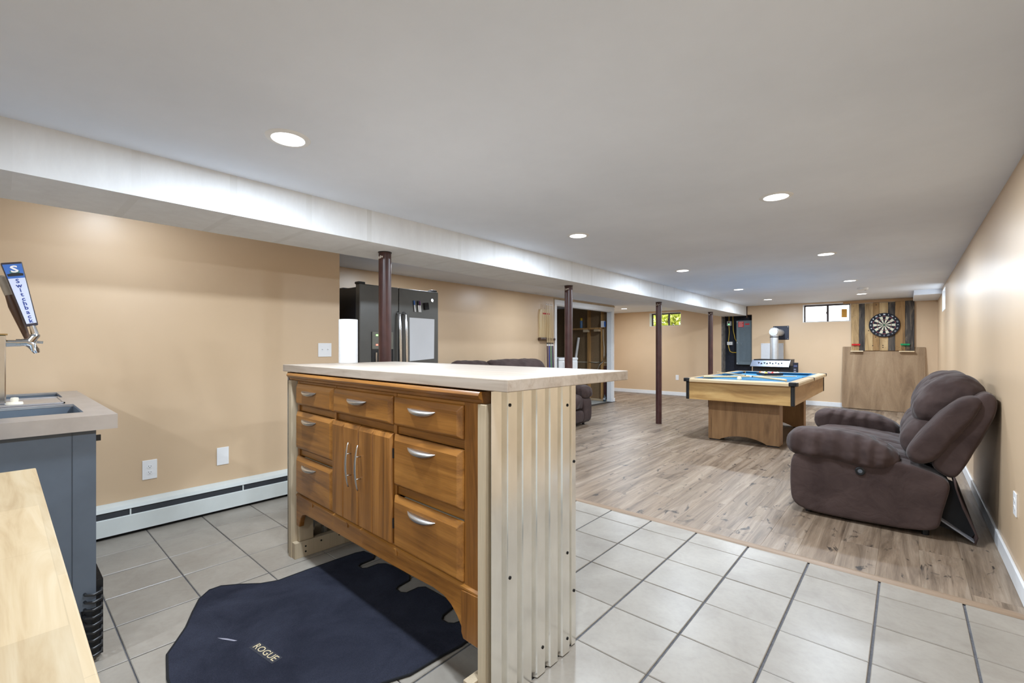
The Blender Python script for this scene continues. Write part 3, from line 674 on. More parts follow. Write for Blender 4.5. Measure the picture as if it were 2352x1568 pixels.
# top with wells (world -> local offsets)
def L2(x, y): return (x + 3.03, y + .15)
tx0, tx1, ty0, ty1 = -.70, .715, -.53, .455
def frame_top(holes):
    xs = sorted({tx0, tx1, *[h[0] for h in holes], *[h[1] for h in holes]}); ys = sorted({ty0, ty1, *[h[2] for h in holes], *[h[3] for h in holes]}); m = MB()
    for i in range(len(xs) - 1):
        for j in range(len(ys) - 1):
            cx, cy = (xs[i] + xs[i + 1]) / 2, (ys[j] + ys[j + 1]) / 2
            if any(h[0] < cx < h[1] and h[2] < cy < h[3] for h in holes): continue
            m.box((xs[i], ys[j], .930), (xs[i + 1], ys[j + 1], .940))
    return m
h1 = (.16, .55, -.45, .373); h2 = (-.70 + .06, -.27, -.45, .367)
m = frame_top([h1, h2])
m.box((tx1 - .006, ty0, .885), (tx1, ty1, .930)).box((tx0, ty1 - .006, .885), (tx1 - .006, ty1, .930)).box((tx0, ty0, .885), (tx1 - .006, ty0 + .006, .930)).box((tx0, ty0 + .006, .885), (tx0 + .006, ty1 - .006, .930))
m.build('steel_top', STAIN, KG)
for hh in (h1, h2):
    a, b, c, d = hh
    MB().box((a - .004, c, .886), (a, d, .929)).box((b, c, .886), (b + .004, d, .929)).box((a, c - .004, .886), (b, c, .929)).box((a, d, .886), (b, d + .004, .929)).box((a, c, .8855), (b, d, .889)).build('well', KEGB, KG)
    MB().box((a + .004, c + .01, .893), (b - .004, d - .05, .899)).build('lid', plain('teal_grey_lid', (110, 134, 142), .4, .1), KG)
MB().box((-.24, -.10, .9402), (.11, .345, .942)).build('drip_tray', STAIN, KG, bevel=.0008)
MB().box((-.245, -.10, .942), (-.24, .35, .948)).box((.11, -.10, .942), (.115, .35, .948)).box((-.245, .345, .942), (.115, .35, .948)).build('tray_rim', STAIN, KG)
# condenser at the end
cd = box((bx1 - .20, by1 - .048, .01), (bx1 - .010, by1 - .02, .30)).build('condenser_core', DARK, KG)
for k in range(24):
    xx = bx1 - .195 + k * .0078; box((xx, by1 - .02, .012), (xx + .002, by1 + .012, .30)).build('condenser_fin', BLACKP, KG)
for k in range(9):
    z = .035 + k * .029
    MB().tube([(bx1 - .006, by1 - .044, z), (bx1 + .012, by1 - .040, z - .003), (bx1 + .020, by1 - .018, z - .008), (bx1 + .012, by1 + .002, z - .004), (bx1 - .006, by1 + .006, z)], .0055, 8).build('condenser_tube', BLACKP, KG, smooth=True)
# tower
TW = thing('beer_tower', 'square chrome beer tower with tap handles on the cooler', 'beer tap', (-3.11, -.035, .9426))
box((-.06, -.055, .0), (.06, .055, .312)).build('column', CHROME, TW, bevel=.004)
box((-.065, -.06, .312), (.065, .06, .318)).build('column_cap', plain('brass_cap', (190, 160, 110), .3, 1), TW, bevel=.001)
for k, xx in enumerate((.03,)):
    fz = .278
    f_ = MB().cyl((xx, .055, fz), (xx, .098, fz), .012, 18).cyl((xx, .085, fz), (xx, .098, fz), .017, 18)
    f_.tube([(xx, .098, fz), (xx, .118, fz + .003), (xx, .135, fz - .010), (xx, .148, fz - .035), (xx, .152, fz - .048)], .010, 14, [.016, .018, .018, .015, .011])
    f_.cyl((xx, .128, fz + .002), (xx, .150, fz + .038), .016, 14); f_.cyl((xx, .150, fz + .004), (xx, .172, fz + .002), .006, 12)
    f_.lathe([(.016, -.004), (.018, .0), (.016, .006)], 16, (xx, .146, fz + .034))
    f_.build('faucet', CHROME, TW, smooth=True)
# main handle, tilted back: local frame origin at bottom, z up along handle, facing +x
ang = R(13)
HM = Matrix.Translation((.03, .146, .318)) @ Matrix.Rotation(ang, 4, 'X') 
hh = bpy.data.objects.new('tap_handle', None); C.objects.link(hh); hh.parent = TW; hh['label'] = 'tap handle with blue logo and vertical lettering'
MB().cyl((0, 0, 0), (0, 0, .045), .014, 16, .011).xf(HM).build('ferrule', CHROME, hh, smooth=True)
MB().prism([(-.020, .040), (.020, .040), (.034, .335), (-.034, .335)], 0, -.030, .012).xf(HM).build('paddle', plain('dark_plum_plastic', (52, 44, 52), .4), hh, bevel=.004)
MB().prism([(-.0165, .052), (.0165, .052), (.027, .262), (-.027, .262)], 0, .0122, .0134).xf(HM).build('face_panel', LILAC, hh)
MB().prism([(-.027, .262), (.027, .262), (.0305, .326), (-.0305, .326)], 0, .0122, .0134).xf(HM).build('blue_panel', BLUEP, hh)
tm = MB()
for i, ch in enumerate('Switchback'):
    z = .248 - i * .0205
    tm.text(ch, .026, HM @ Matrix.Translation((.0136, 0, z)) @ Matrix(((0, 0, 1, 0), (1, 0, 0, 0), (0, 1, 0, 0), (0, 0, 0, 1))), .0004, .0007)
tm.build('lettering', LETTER, hh)
tm = MB().text('S', .042, HM @ Matrix.Translation((.0138, .002, .302)) @ Matrix(((0, 0, 1, 0), (1, 0, 0, 0), (0, 1, 0, 0), (0, 0, 0, 1))) @ Matrix.Scale(1.3, 4, (1, 0, 0)), .0006, .0012)
tm.build('logo_s', WHITEP, hh)
MB().prism([(-.024, .272), (.024, .272), (.026, .282), (.010, .286), (-.010, .286), (-.026, .282)], 0, .0135, .0142).xf(HM).build('logo_banner', BLACKP, hh)
MB().prism([(-.014, .286), (.016, .286), (.018, .296), (-.016, .296)], 0, .0134, .0138).xf(HM).build('logo_hills', plain('teal_print', (60, 110, 110), .5), hh)
# second wooden handle behind
HM2 = Matrix.Translation((-.05, .128, .285)) @ Matrix.Rotation(R(16), 4, 'X')
h2_ = bpy.data.objects.new('tap_handle', None); C.objects.link(h2_); h2_.parent = TW; h2_['label'] = 'slim dark brown wooden tap handle with pale tip'
MB().lathe([(.010, .0), (.012, .03), (.016, .10), (.020, .17), (.015, .225)], 18).xf(HM2).build('grip', DKBROWN, h2_, smooth=True)
MB().lathe([(.016, .225), (.017, .25), (.017, .29), (.015, .31), (.004, .318)], 18).xf(HM2).build('tip', plain('weathered_tip', (150, 138, 122), .5), h2_, smooth=True)
MB().cyl((-.05, .055, .27), (-.05, .13, .275), .011, 14).build('faucet', CHROME, TW, smooth=True)
wk = thing('rubber_stopper', 'small white rubber stopper at the foot of the beer tower', 'stopper', (-3.005, .045, .942))
MB().lathe([(.026, 0), (.028, .004), (.026, .012), (.012, .014), (.014, .024), (.012, .032), (.001, .034)], 18).build('knob', plain('yellowed_rubber', (222, 214, 196), .6), wk, smooth=True)

# ================================================================== NEAR COUNTER
cc = thing('base_cabinet', 'white base cabinet under the near butcher-block counter', 'cabinet', (-1.02, -.28, 0))
box((-.57, -.30, .10), (.57, .27, .860)).build('body', HEATW, cc)
box((-.57, -.24, 0), (.57, .22, .10)).build('plinth', DARK, cc)
for s in (-1, 1):
    dd = box((s * .285 - .275, .27, .12), (s * .285 + .275, .288, .84)).build('door', HEATW, cc, bevel=.002)
    MB().cyl((s * .05, .292, .60), (s * .05, .292, .74), .005, 10).build('handle', NICKEL, dd)
tag(box((-1.628, -.62, .861), (-.42, .06, .900)).build('near_worktop', BIRCH2, None, bevel=.002), 'golden maple butcher-block counter in the near left corner', 'worktop')

# ================================================================== FRIDGE
FR = thing('refrigerator', 'dark slate side-by-side refrigerator behind the island', 'refrigerator', (-3.72, 2.605, 0))
# local: front at x=0, y from -.455 to .455
box((-.76, -.452, .03), (-.075, .452, 1.752)).build('body', FRSIDE, FR, bevel=.004)
box((-.76, -.452, 1.752), (-.30, .452, 1.765)).build('top_panel', FRSIDE, FR)
for s, a, b in ((-1, -.455, -.040), (1, -.033, .455)):
    d = box((-.072, a, .06), (0, b, 1.778)).build('door', SLATE, FR, bevel=.008, seg=3)
    yy = -.066 if s < 0 else .004
    MB().tube([(.0, yy + .012, .55), (.035, yy + .012, .58), (.048, yy + .012, .75), (.055, yy + .012, 1.05), (.048, yy + .012, 1.36), (.035, yy + .012, 1.515), (.0, yy + .012, 1.535)], .015, 12).build('handle', CHROME, d, smooth=True)
    MB().box((-.09, (a if s < 0 else b - .07), 1.778), (-.02, (a + .07 if s < 0 else b), 1.800)).build('hinge_cover', BLACKP, FR, bevel=.006)
ds = bpy.data.objects.new('dispenser', None); C.objects.link(ds); ds.parent = FR
MB().box((0, -.335, 1.18), (.012, -.105, 1.345)).build('control_panel', plain('grey_olive_panel', (112, 112, 104), .4, .3), ds, bevel=.005)
MB().box((.0, -.335, .93), (.006, -.105, 1.18)).build('dispenser_bay', BLACKP, ds)
MB().box((.006, -.30, .95), (.016, -.285, 1.15)).box((.006, -.255, .95), (.02, -.20, 1.15)).build('paddle', CHROME, ds)
MB().box((.012, -.245, 1.255), (.014, -.18, 1.325)).build('display', BLACKP, ds)
box((.012, -.295, 1.305), (.0145, -.275, 1.318)).build('green_led', emit('green_led', (.3, 1, .2, 1), 3), ds)
box((.012, -.295, 1.215), (.0145, -.275, 1.228)).build('red_led', emit('red_led', (1, .15, .1, 1), 3), ds)
MB().lathe([(.019, .0005), (.019, .004), (.015, .005), (.015, .003), (.001, .003)], 24, (0, .372, 1.687), 0).build('badge', CHROME, FR, smooth=True)
# things on the fridge (top-level, magnets)
wb = thing('whiteboard', 'small magnetic whiteboard on the fridge door', 'whiteboard', (-3.7195, 2.85, 1.06))
MB().prism([(-.160, .435), (.155, .432), (.150, .02), (-.158, .0)], 0, 0, .003).build('panel', BOARDW, wb, bevel=.001)
for nm, yy, c, lb in (('marker', 2.745, BLUEP, 'blue-capped marker stuck on the fridge door'), ('marker', 2.793, BLACKP, 'black-capped marker beside the purple one on the fridge'), ('marker', 2.812, plain('purple_cap', (92, 40, 110), .4), 'purple-capped marker beside the black one on the fridge')):
    t = thing(nm, lb, 'marker', (-3.711, yy, 1.555), 0, 'dry-erase markers on the fridge')
    MB().cyl((0, .010, 0), (0, .002, .068), .0075, 12).build('barrel', PLATE, t, smooth=True)
    MB().cyl((0, .002, .068), (0, -.002, .112), .0085, 12).build('cap', c, t, smooth=True)
er = box((0, -.027, -.036), (.022, .027, .036)).build('eraser', BLACKR, None, bevel=.004); er.location = (-3.7195, 2.893, 1.62); er.rotation_euler = (R(8), 0, 0)
tag(er, 'black dry-erase eraser stuck right of the markers', 'eraser')

# ================================================================== SOFAS
def sofa(name, label, loc, rz, y0, y1, splits, recl=True):
    """local: seat faces -x, near side y0"""
    S = thing(name, label, 'sofa', loc, rz)
    aw = .27; A, B = y0 + aw, y1 - aw
    body = [(-.645, .025), (-.655, .16), (-.658, .30), (-.65, .45), (-.45, .47), (-.2, .47), (.0, .45), (.12, .415), (.195, .375), (.190, .31), (.165, .2), (.150, .12), (.142, .040), (-.1, .022), (-.4, .018)]
    for a, b in ((y0 + .03, A - .005), (B + .005, y1 - .03)):
        MB().soft(body, a, b, .03).build('side_panel', SUEDE, S, sub=2, wrinkle=.004)
    arm = [(-.685, .47), (-.685, .545), (-.65, .595), (-.57, .615), (-.42, .620), (-.28, .607), (-.16, .575), (-.07, .53), (-.035, .475), (-.05, .41), (-.12, .378), (-.25, .372), (-.42, .395), (-.57, .405), (-.655, .42)]
    for a, b in ((y0, A + .01), (B - .01, y1)):
        MB().soft(arm, a, b, .10).build('arm_pad', SUEDEX, S, sub=3, wrinkle=.020)
    box((-.60, A - .004, .05), (.13, B + .004, .34)).build('seat_base', SUEDE, S, bevel=.01)
    seat = [(-.655, .24), (-.675, .36), (-.660, .445), (-.60, .485), (-.45, .492), (-.25, .485), (-.05, .462), (.06, .43), (.08, .38), (.0, .345), (-.3, .34), (-.58, .33)]
    foot = [(-.640, .06), (-.665, .10), (-.668, .22), (-.640, .245), (-.60, .24), (-.60, .06)]
    sp = [A] + splits + [B]
    for a, b in zip(sp[:-1], sp[1:]):
        MB().soft(seat, a + .004, b - .004, .07).build('seat_cushion', SUEDEY, S, sub=3, wrinkle=.02)
        MB().soft(foot, a + .006, b - .006, .03).build('footrest', SUEDE, S, sub=2, wrinkle=.006)
        lum = [(-.02, .46), (-.055, .53), (-.035, .63), (.02, .71), (.09, .76), (.17, .74), (.21, .62), (.17, .50), (.08, .44)]
        MB().soft(lum, a - .03, b + .03 if b == B else b - .003, .11).build('lumbar_cushion', SUEDEY, S, sub=3, wrinkle=.022)
        head = [(.02, .70), (.015, .78), (.05, .88), (.11, .965), (.19, 1.015), (.28, 1.020), (.35, .98), (.385, .90), (.37, .80), (.27, .72), (.13, .66)]
        MB().soft(head, a - .05 if a == A else a + .002, b + .05 if b == B else b - .002, .13).build('head_cushion', SUEDEY, S, sub=3, wrinkle=.028)
    shell = [(.09, .45), (.15, .40), (.205, .375), (.24, .42), (.30, .56), (.36, .71), (.397, .82), (.398, .90), (.36, .935), (.30, .90), (.22, .76), (.14, .58)]
    MB().soft(shell, y0 + .06, y1 - .06, .05).build('back_shell', SUEDE, S, sub=2, wrinkle=.006)
    wing = [(-.02, .50), (.01, .458), (.07, .445), (.13, .485), (.20, .585), (.27, .71), (.33, .82), (.345, .885), (.30, .905), (.24, .89), (.15, .80), (.06, .66), (.0, .57)]
    for a, b in ((y0 + .03, A - .03), (B + .03, y1 - .03)):
        MB().soft(wing, a, b, .07).build('back_wing', SUEDE, S, sub=2, wrinkle=.014)
    # fabric skirt below the reclined back
    v = []; prof = [(.215, .40), (.225, .33), (.255, .22), (.300, .10), (.315, .055), (.305, .012)]
    for x_, z_ in prof: v += [(x_, y0 + .07, z_), (x_, y1 - .07, z_)]
    f = [(2 * i, 2 * i + 1, 2 * i + 3, 2 * i + 2) for i in range(len(prof) - 1)]
    k = MB().add(v, f).build('rear_skirt', SUEDE, S, smooth=True); q = k.modifiers.new('s', 'SOLIDIFY'); q.thickness = .010
    MB().prism([(.148, .118), (.298, .018), (.298, .026), (.148, .128)], 1, y0 + .075, y0 + .135).build('dust_cover_strip', plain('grey_lining', (120, 120, 124), .9), S)
    m = MB()
    for xx in (-.55, .08):
        for yy in (y0 + .12, y1 - .12): m.cyl((xx, yy, 0), (xx, yy, .05), .02, 10)
    m.build('glide_feet', BLACKP, S)
    MB().prism([(.10, .08), (.29, .03), (.305, .06), (.25, .22), (.21, .36), (.10, .40)], 1, y0 + .135, y0 + .14).build('interior_shade', BLACKR, S)  # black panel standing in for the shade between body and skirt
    bt = MB().lathe([(.026, .0), (.028, -.006), (.022, -.010), (.020, -.007), (.001, -.007)], 24, (-.245 + .0, y0 + .031, .365), 1).build('recline_button', BLACKP, S, smooth=True)
    MB().lathe([(.013, .0), (.013, -.009), (.001, -.010)], 20, (-.245, y0 + .030, .365), 1).build('button_face', plain('grey_button_face', (84, 90, 98), .4), bt, smooth=True)
    return S
sofa('loveseat', 'brown suede reclining loveseat against the right wall', (.01, 4.6, 0), 0, -.80, .80, [0.0])
sofa('sofa', 'brown suede sofa mostly hidden behind the island', (-4.33, 4.95, 0), PI, -1.16, 1.20, [.30])

# ================================================================== POOL TABLE
PT = thing('pool_table', 'oak-laminate pool table with bright blue cloth', 'pool table', (-1.545, 7.07, 0))
hw, hl = .635, 1.235
zt_ = .80
for s in (-1, 1):
    box((-hw + .045, s * (hl - .055) - .016, .535), (hw - .045, s * (hl - .055) + .016, .758)).build('end_apron', OAKY, PT)
    box((s * (hw - .055) - .016, -hl + .045, .535), (s * (hw - .055) + .016, hl - .045, .758)).build('side_apron', OAKS, PT)
    for t in (-1, 1):
        cx, cy = s * (hw - .045), t * (hl - .045)
        MB().box((cx - .020 - .006 * s, cy - .020 - .006 * t, .532), (cx + .020 - .006 * s, cy + .020 - .006 * t, .760)).build('corner_post', BLACKP, PT, bevel=.008)
        cb = MB().prism([(s * (hw + .003), t * (hl - .045)), (s * (hw - .010), t * (hl - .008)), (s * (hw - .045), t * (hl + .003)), (s * (hw - .085), t * (hl - .0)), (s * (hw - .085), t * (hl - .085)), (s * (hw - .0), t * (hl - .085))], 2, .759, .8035)
        cb.build('corner_pocket_cap', BLACKP, PT, bevel=.006)
        MB().cyl((s * (hw - .105), t * (hl - .105), .70), (s * (hw - .105), t * (hl - .105), .7915), .05, 20).build('pocket', BLACKR, PT)
# rails (rounded tops)
rp_ = [(0, .760), (0, .788), (.012, .800), (.06, .802), (.10, .801), (.10, .760)]
for s in (-1, 1):
    MB().prism([(s * (hl - a), z) for a, z in rp_], 0, -hw + .085, hw - .085).build('end_rail', RAILM, PT, smooth=True)
    for a, b in ((-hl + .085, -.045), (.045, hl - .085)):
        MB().prism([(s * (hw - q), z) for q, z in rp_], 1, a, b).build('side_rail', RAILM, PT, smooth=True)
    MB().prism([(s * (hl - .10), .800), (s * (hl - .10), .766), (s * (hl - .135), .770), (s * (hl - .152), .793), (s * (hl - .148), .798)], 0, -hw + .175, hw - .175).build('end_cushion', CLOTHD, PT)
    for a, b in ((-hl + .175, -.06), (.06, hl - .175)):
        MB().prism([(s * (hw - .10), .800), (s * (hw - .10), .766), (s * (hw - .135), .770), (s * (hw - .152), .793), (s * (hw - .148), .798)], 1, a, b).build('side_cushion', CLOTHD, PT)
    MB().prism([(s * (hw - .002), -.045), (s * (hw - .002), .045), (s * (hw - .10), .055), (s * (hw - .10), -.055)], 2, .762, .799).build('side_pocket_cap', BLACKP, PT, bevel=.004)
box((-hw + .09, -hl + .09, .735), (hw - .09, hl - .09, .766)).build('playing_surface', CLOTH, PT)
for s in (-1, 1):
    yy = s * .84; ya, yb = yy - .10, yy + .10
    arch = [(-.405, .555), (-.405, .012), (-.27, .012), (-.245, .028), (-.16, .060), (-.06, .078), (.06, .078), (.16, .060), (.245, .028), (.27, .012), (.405, .012), (.405, .555)]
    MB().prism(arch, 1, ya, ya + .02).build('leg_panel', OAKV, PT); MB().prism(arch, 1, yb - .02, yb).build('leg_panel', OAKV, PT)
    for t in (-1, 1):
        box((t * .395 - .012, ya + .02, .012), (t * .395 + .012, yb - .02, .555)).build('leg_side', OAKV, PT)
        box((t * .335 - .062, ya + .005, 0), (t * .335 + .062, yb - .005, .012)).build('leg_foot', BLACKR, PT)
        box((t * .385 - .021, ya - .003, .014), (t * .385 + .021, ya, .55)).build('leg_edge_strip', OAKV, PT)
# balls + rack (wooden-triangle rack near the far end)
RK = thing('ball_rack', 'black triangular rack of balls on the pool table', 'ball rack', (-1.60, 7.80, .7665))
r_ = .0286; ctr = []
for row in range(5):
    for k in range(row + 1): ctr.append(((k - row / 2) * 2 * r_ * 1.01, -(row - 2.9) * r_ * 1.75 * -1.0))
# apex toward camera (-y)
ctr = [(x, y) for x, y in ctr]
Rt = .215
def tri(rad): return [(rad * math.sin(2 * PI * k / 3 + PI), rad * math.cos(2 * PI * k / 3 + PI)) for k in range(3)]
cy_ = sum(c[1] for c in ctr) / 15
to, ti = tri(Rt), tri(Rt - .028)
m = MB()
for k in range(3):
    a, b, c, d = to[k], to[(k + 1) % 3], ti[(k + 1) % 3], ti[k]
    m.prism([(p[0], p[1] + cy_) for p in (a, b, c, d)], 2, .002, .040)
m.build('triangle', BLACKP, RK, bevel=.005)
cols_b = [(214, 178, 60), (36, 60, 140), (190, 40, 40), (92, 50, 120), (210, 106, 44), (34, 110, 70), (118, 36, 40), (26, 26, 28), (222, 190, 80), (50, 80, 160), (200, 50, 56), (110, 70, 140), (220, 120, 60), (40, 120, 80), (130, 50, 50)]
order = [0, 9, 3, 12, 7, 2, 8, 5, 13, 10, 4, 11, 8, 2, 14]
names_c = ['yellow', 'blue-striped', 'purple', 'orange-striped', 'black', 'red', 'yellow-striped', 'green', 'green-striped', 'red-striped', 'orange', 'purple-striped', 'pale yellow', 'crimson', 'maroon-striped']
for i, ((x, y), ci_) in enumerate(zip(ctr, order)):
    t = thing('billiard_ball', names_c[i] + ' billiard ball inside the black rack', 'ball', (-1.60 + x, 7.80 + y, .7665), 0, 'racked billiard balls')
    stripe = 'striped' in names_c[i] or i in (12,)
    MB().sphere((0, 0, r_), r_, 16, 10).build('ball_body', IVORY if stripe else plain('ball_%d' % i, cols_b[ci_], .12, 0, .02), t, smooth=True)
    if stripe: MB().lathe([(r_ * math.cos(a) * 1.01, r_ + r_ * math.sin(a) * 1.01) for a in (R(-26), R(-13), 0, R(13), R(26))], 16).build('stripe', plain('ball_%d' % i, cols_b[ci_], .12, 0, .02), t, smooth=True)
cb = MB().sphere((0, 0, .0286), .0286, 18, 12).build('cue_ball', IVORY, None, smooth=True); cb.location = (-1.62, 6.29, .7665); tag(cb, 'ivory cue ball near the front rail of the pool table', 'ball')
def cue(name, label, p0, p1, group, buttcol, bumper=None):
    """p0 = butt, p1 = tip"""
    p0, p1 = Vector(p0), Vector(p1); L = (p1 - p0).length
    t = thing(name, label, 'pool cue', tuple(p0), 0, group); t.rotation_mode = 'QUATERNION'; t.rotation_quaternion = (p1 - p0).to_track_quat('Z', 'Y')
    MB().lathe([(.0105, L * .52), (.0065, L - .03)], 12).build('shaft', CUEW, t, smooth=True)
    MB().lathe([(.006, L - .03), (.006, L - .008)], 12).build('ferrule', PLATE, t); MB().lathe([(.006, L - .008), (.004, L)], 12).build('tip', BLACKP, t)
    MB().lathe([(.0145, .02), (.0125, L * .30), (.0115, L * .48)], 12).build('butt', buttcol, t, smooth=True)
    MB().lathe([(.0115, L * .48), (.0112, L * .50)], 12).build('joint_ring', PLATE, t); MB().lathe([(.0112, L * .50), (.0108, L * .52)], 12).build('joint_collar', BLACKP, t)
    MB().lathe([(.012, 0), (.0147, .004), (.0147, .02)], 12).build('bumper', bumper or BLACKR, t)
    return t
cue('pool_cue', 'pale cue lying across the left side rail of the pool table', (-1.05, 6.02, .815), (-2.21, 7.35, .8125), 'cues on the pool table', CUEW, CUEW)
cue('pool_cue', 'pale cue lying along the pool table under the other cue', (-1.98, 6.03, .8165), (-1.10, 7.05, .7735 + .035), 'cues on the pool table', CUEW, CUEW)

# ================================================================== CUE RACK on the recessed wall
CR = thing('cue_rack', 'carved pale wooden cue rack board on the tan wall', 'cue rack', (XK, 6.45, 1.32))
MB().prism([(-.195, .05), (-.185, .22), (-.195, .34), (-.19, .45), (-.165, .55), (.17, .57), (.185, .52), (.16, .42), (.155, .30), (.165, .18), (.16, .05)], 0, 0, .022).build('back_board', wood('live_edge_pine', [(186, 156, 110), (214, 188, 142), (226, 202, 160)], 2, 6, 8, .3), CR, bevel=.004)
box((0, -.215, .0), (.07, .225, .045)).build('cue_shelf', DKBROWN, CR, bevel=.008)
box((.0225, -.10, .465), (.0235, .11, .490)).build('red_lettering_band', RED, CR)
butts = [plain('wine_blue_butt', (74, 52, 66), .25), plain('blue_butt', (40, 62, 140), .25), plain('green_teal_butt', (58, 122, 96), .25), plain('navy_butt', (52, 46, 86), .25)]
nm4 = ['cue with wine red butt, leftmost in the wall rack', 'cue with royal blue butt, second in the wall rack', 'cue with green and teal butt, third in the wall rack', 'cue with navy butt, rightmost in the wall rack']
for i in range(4):
    yy = 6.415 + i * .052
    cue('pool_cue', nm4[i], (XK + .105, yy - .012, .53), (XK + .055, yy + .008, 1.975), 'cues hanging in the wall rack', butts[i])
box((0, -.215, -.80), (.13, .225, -.775)).build('butt_shelf', DKBROWN, CR, bevel=.004)

# ================================================================== FAR WALL
NX = YF
# breaker panel
BP = thing('breaker_panel', 'grey electrical breaker panel in the black niche', 'breaker panel', (-2.76, YF + .22, .80))
box((-.19, -.11, 0), (.19, .02, 1.01)).build('box', PANELG, BP, bevel=.004)
box((-.12, -.116, .08), (.10, -.11, .86)).build('panel_door', PANELD, BP, bevel=.002)
box((-.10, -.121, .46), (-.07, -.116, .50)).build('latch', PANELG, BP)
q = box((-.15, -.1125, .86), (-.035, -.11, .985)).build('warning_label', RED, BP); q['label'] = 'large red warning label'
for k in range(4): box((-.14, -.1132, .965 - k * .030), (-.05 - .01 * (k % 2), -.1125, .972 - k * .030)).build('label_print', WHITEP, BP)
q = box((-.005, -.1125, .905), (.085, -.11, .94)).build('warning_label', RED, BP); q['label'] = 'small red label strip'
for xx, zz in ((-.175, .03), (-.175, .98), (-.175, .5)): MB().cyl((xx, -.114, zz), (xx, -.11, zz), .008, 10).build('screw', PLATE, BP)
cb_ = MB().tube([(-3.13, YF + .2, 2.0), (-3.135, YF + .19, 1.74), (-3.125, YF + .19, 1.55), (-3.135, YF + .18, 1.40), (-3.14, YF + .18, 1.33)], .008, 8).tube([(-3.14, YF + .18, 1.25), (-3.13, YF + .17, 1.18), (-3.10, YF + .16, 1.10), (-3.05, YF + .16, 1.075), (-2.94, YF + .16, 1.075)], .008, 8).tube([(-3.05, YF + .2, 1.95), (-3.04, YF + .19, 1.6), (-3.0, YF + .19, 1.4), (-2.95, YF + .19, 1.3)], .008, 8).build('electric_cable', YELLOWC, None, smooth=True)
tag(cb_, 'yellow electric cable looping beside the breaker panel', 'cable')
t = thing('wall_timer_box', 'small grey box with green light in the black niche', 'switch box', (-3.13, YF + .20, 1.70))
box((-.045, -.03, 0), (.045, .05, .11)).build('housing', plain('grey_white_plastic', (190, 194, 192), .5), t, bevel=.004); box((-.01, -.034, .02), (.012, -.03, .045)).build('green_led', emit('green_led_2', (.2, 1, .3, 1), 2), t); box((-.012, -.034, .055), (.012, -.03, .09)).build('dial', SLOTM, t)
t = thing('junction_box', 'small white junction box below the timer in the niche', 'junction box', (-3.12, YF + .20, 1.25))
box((-.05, -.03, 0), (.06, .05, .075)).build('housing', PLATE, t, bevel=.004); MB().cyl((0.03, -.033, .037), (0.03, -.03, .037), .006, 8).build('screw', SLOTM, t)
# niche jamb: rough studs
struct(box((-3.243, YF + .0, .60), (-3.215, YF + .21, 1.9)).build('trim_4', plain('grey_weathered_stud', (112, 108, 104), .9, 0, .3, .3, 12)), 'rough grey stud at the niche edge', 'trim')
# flue plate + white board on wall
t = thing('flue_plate', 'black square flue plate on the far wall', 'flue plate', (-2.03, YF, 1.36))
box((-.15, -.012, 0), (.148, 0, .295)).build('plate', plain('navy_black_metal', (44, 48, 62), .5, .2), t, bevel=.012)
for xx in (-.13, .128):
    for zz in (.02, .275): MB().cyl((xx, -.015, zz), (xx, -.012, zz), .006, 8).build('screw', NICKEL, t)
t = thing('wall_panel', 'white square panel on the wall behind the stove pipe', 'panel', (-2.2, YF, .86))
box((-.215, -.012, 0), (.215, 0, .425)).build('sheet', plain('white_board', (214, 216, 220), .5, 0, .02), t, bevel=.001)
for xx in (-.195, .195): MB().cyl((xx, -.014, .405), (xx, -.012, .405), .006, 8).build('screw', plain('grey_screw', (150, 150, 150)), t)
# stove
ST = thing('pellet_stove', 'black pellet stove with silver slotted hood', 'stove', (-2.04, 10.38, 0))
box((-.33, -.20, .06), (.33, .26, .885)).build('body', plain('charcoal_stove_steel', (46, 48, 56), .5, .3), ST, bevel=.006)
box((-.30, -.18, .0), (.30, .24, .06)).build('pedestal', BLACKP, ST)
box((-.30, -.24, .945), (.335, .27, .956)).build('top_plate', BLACKP, ST, bevel=.003)
box((-.31, -.21, .885), (.33, .26, .945)).build('upper_body', plain('charcoal_stove_steel_2', (60, 62, 70), .5, .3), ST)
hd = MB(); A0 = [(-.350, -.335, .815), (.330, -.335, .815), (.345, -.225, .945), (-.330, -.225, .945)]; B0 = [(p[0], p[1] + .01, p[2] - .008) for p in A0]
hd.add(A0 + B0, [(0, 1, 2, 3), (7, 6, 5, 4), (0, 4, 5, 1), (1, 5, 6, 2), (2, 6, 7, 3), (3, 7, 4, 0)]).build('hood', plain('silver_hood_steel', (128, 136, 152), .42, .8), ST, bevel=.002)
for k in range(9):
    u = -.20 + k * .05; up = k % 2 == 0
    def hp(x_, s_): return (x_, -.335 + .11 * s_ - .004, .815 + .13 * s_ + .003)
    pts = [hp(u - .018, .62), hp(u + .018, .62), hp(u + .004, .36)] if up else [hp(u - .018, .36), hp(u + .018, .36), hp(u, .62)]
    MB().add(pts + [(p[0], p[1] + .004, p[2] - .003) for p in pts], [(0, 1, 2), (5, 4, 3), (0, 3, 4, 1), (1, 4, 5, 2), (2, 5, 3, 0)]).build('vent_slot', BLACKR, ST)
box((-.18, -.204, .60), (.16, -.20, .80)).build('door_grille', plain('dark_bronze_grille', (52, 48, 40), .5, .4), ST)
for k in range(7): MB().prism([(-.15 + k * .045, .66), (-.13 + k * .045, .76 - .04 * (k % 2)), (-.11 + k * .045, .66)], 1, -.208, -.204).build('grille_ornament', BLACKP, ST)
cbx = box((.385, -.24, .62), (.47, -.20, .90)).build('control_box', plain('navy_black_plastic', (34, 36, 48), .35), ST, bevel=.003)
box((.33, -.23, .66), (.386, -.215, .84)).build('control_bracket', BLACKP, ST)
box((.40, -.2425, .82), (.455, -.240, .85)).build('control_screen', plain('blue_grey_screen', (84, 92, 130), .3), cbx)
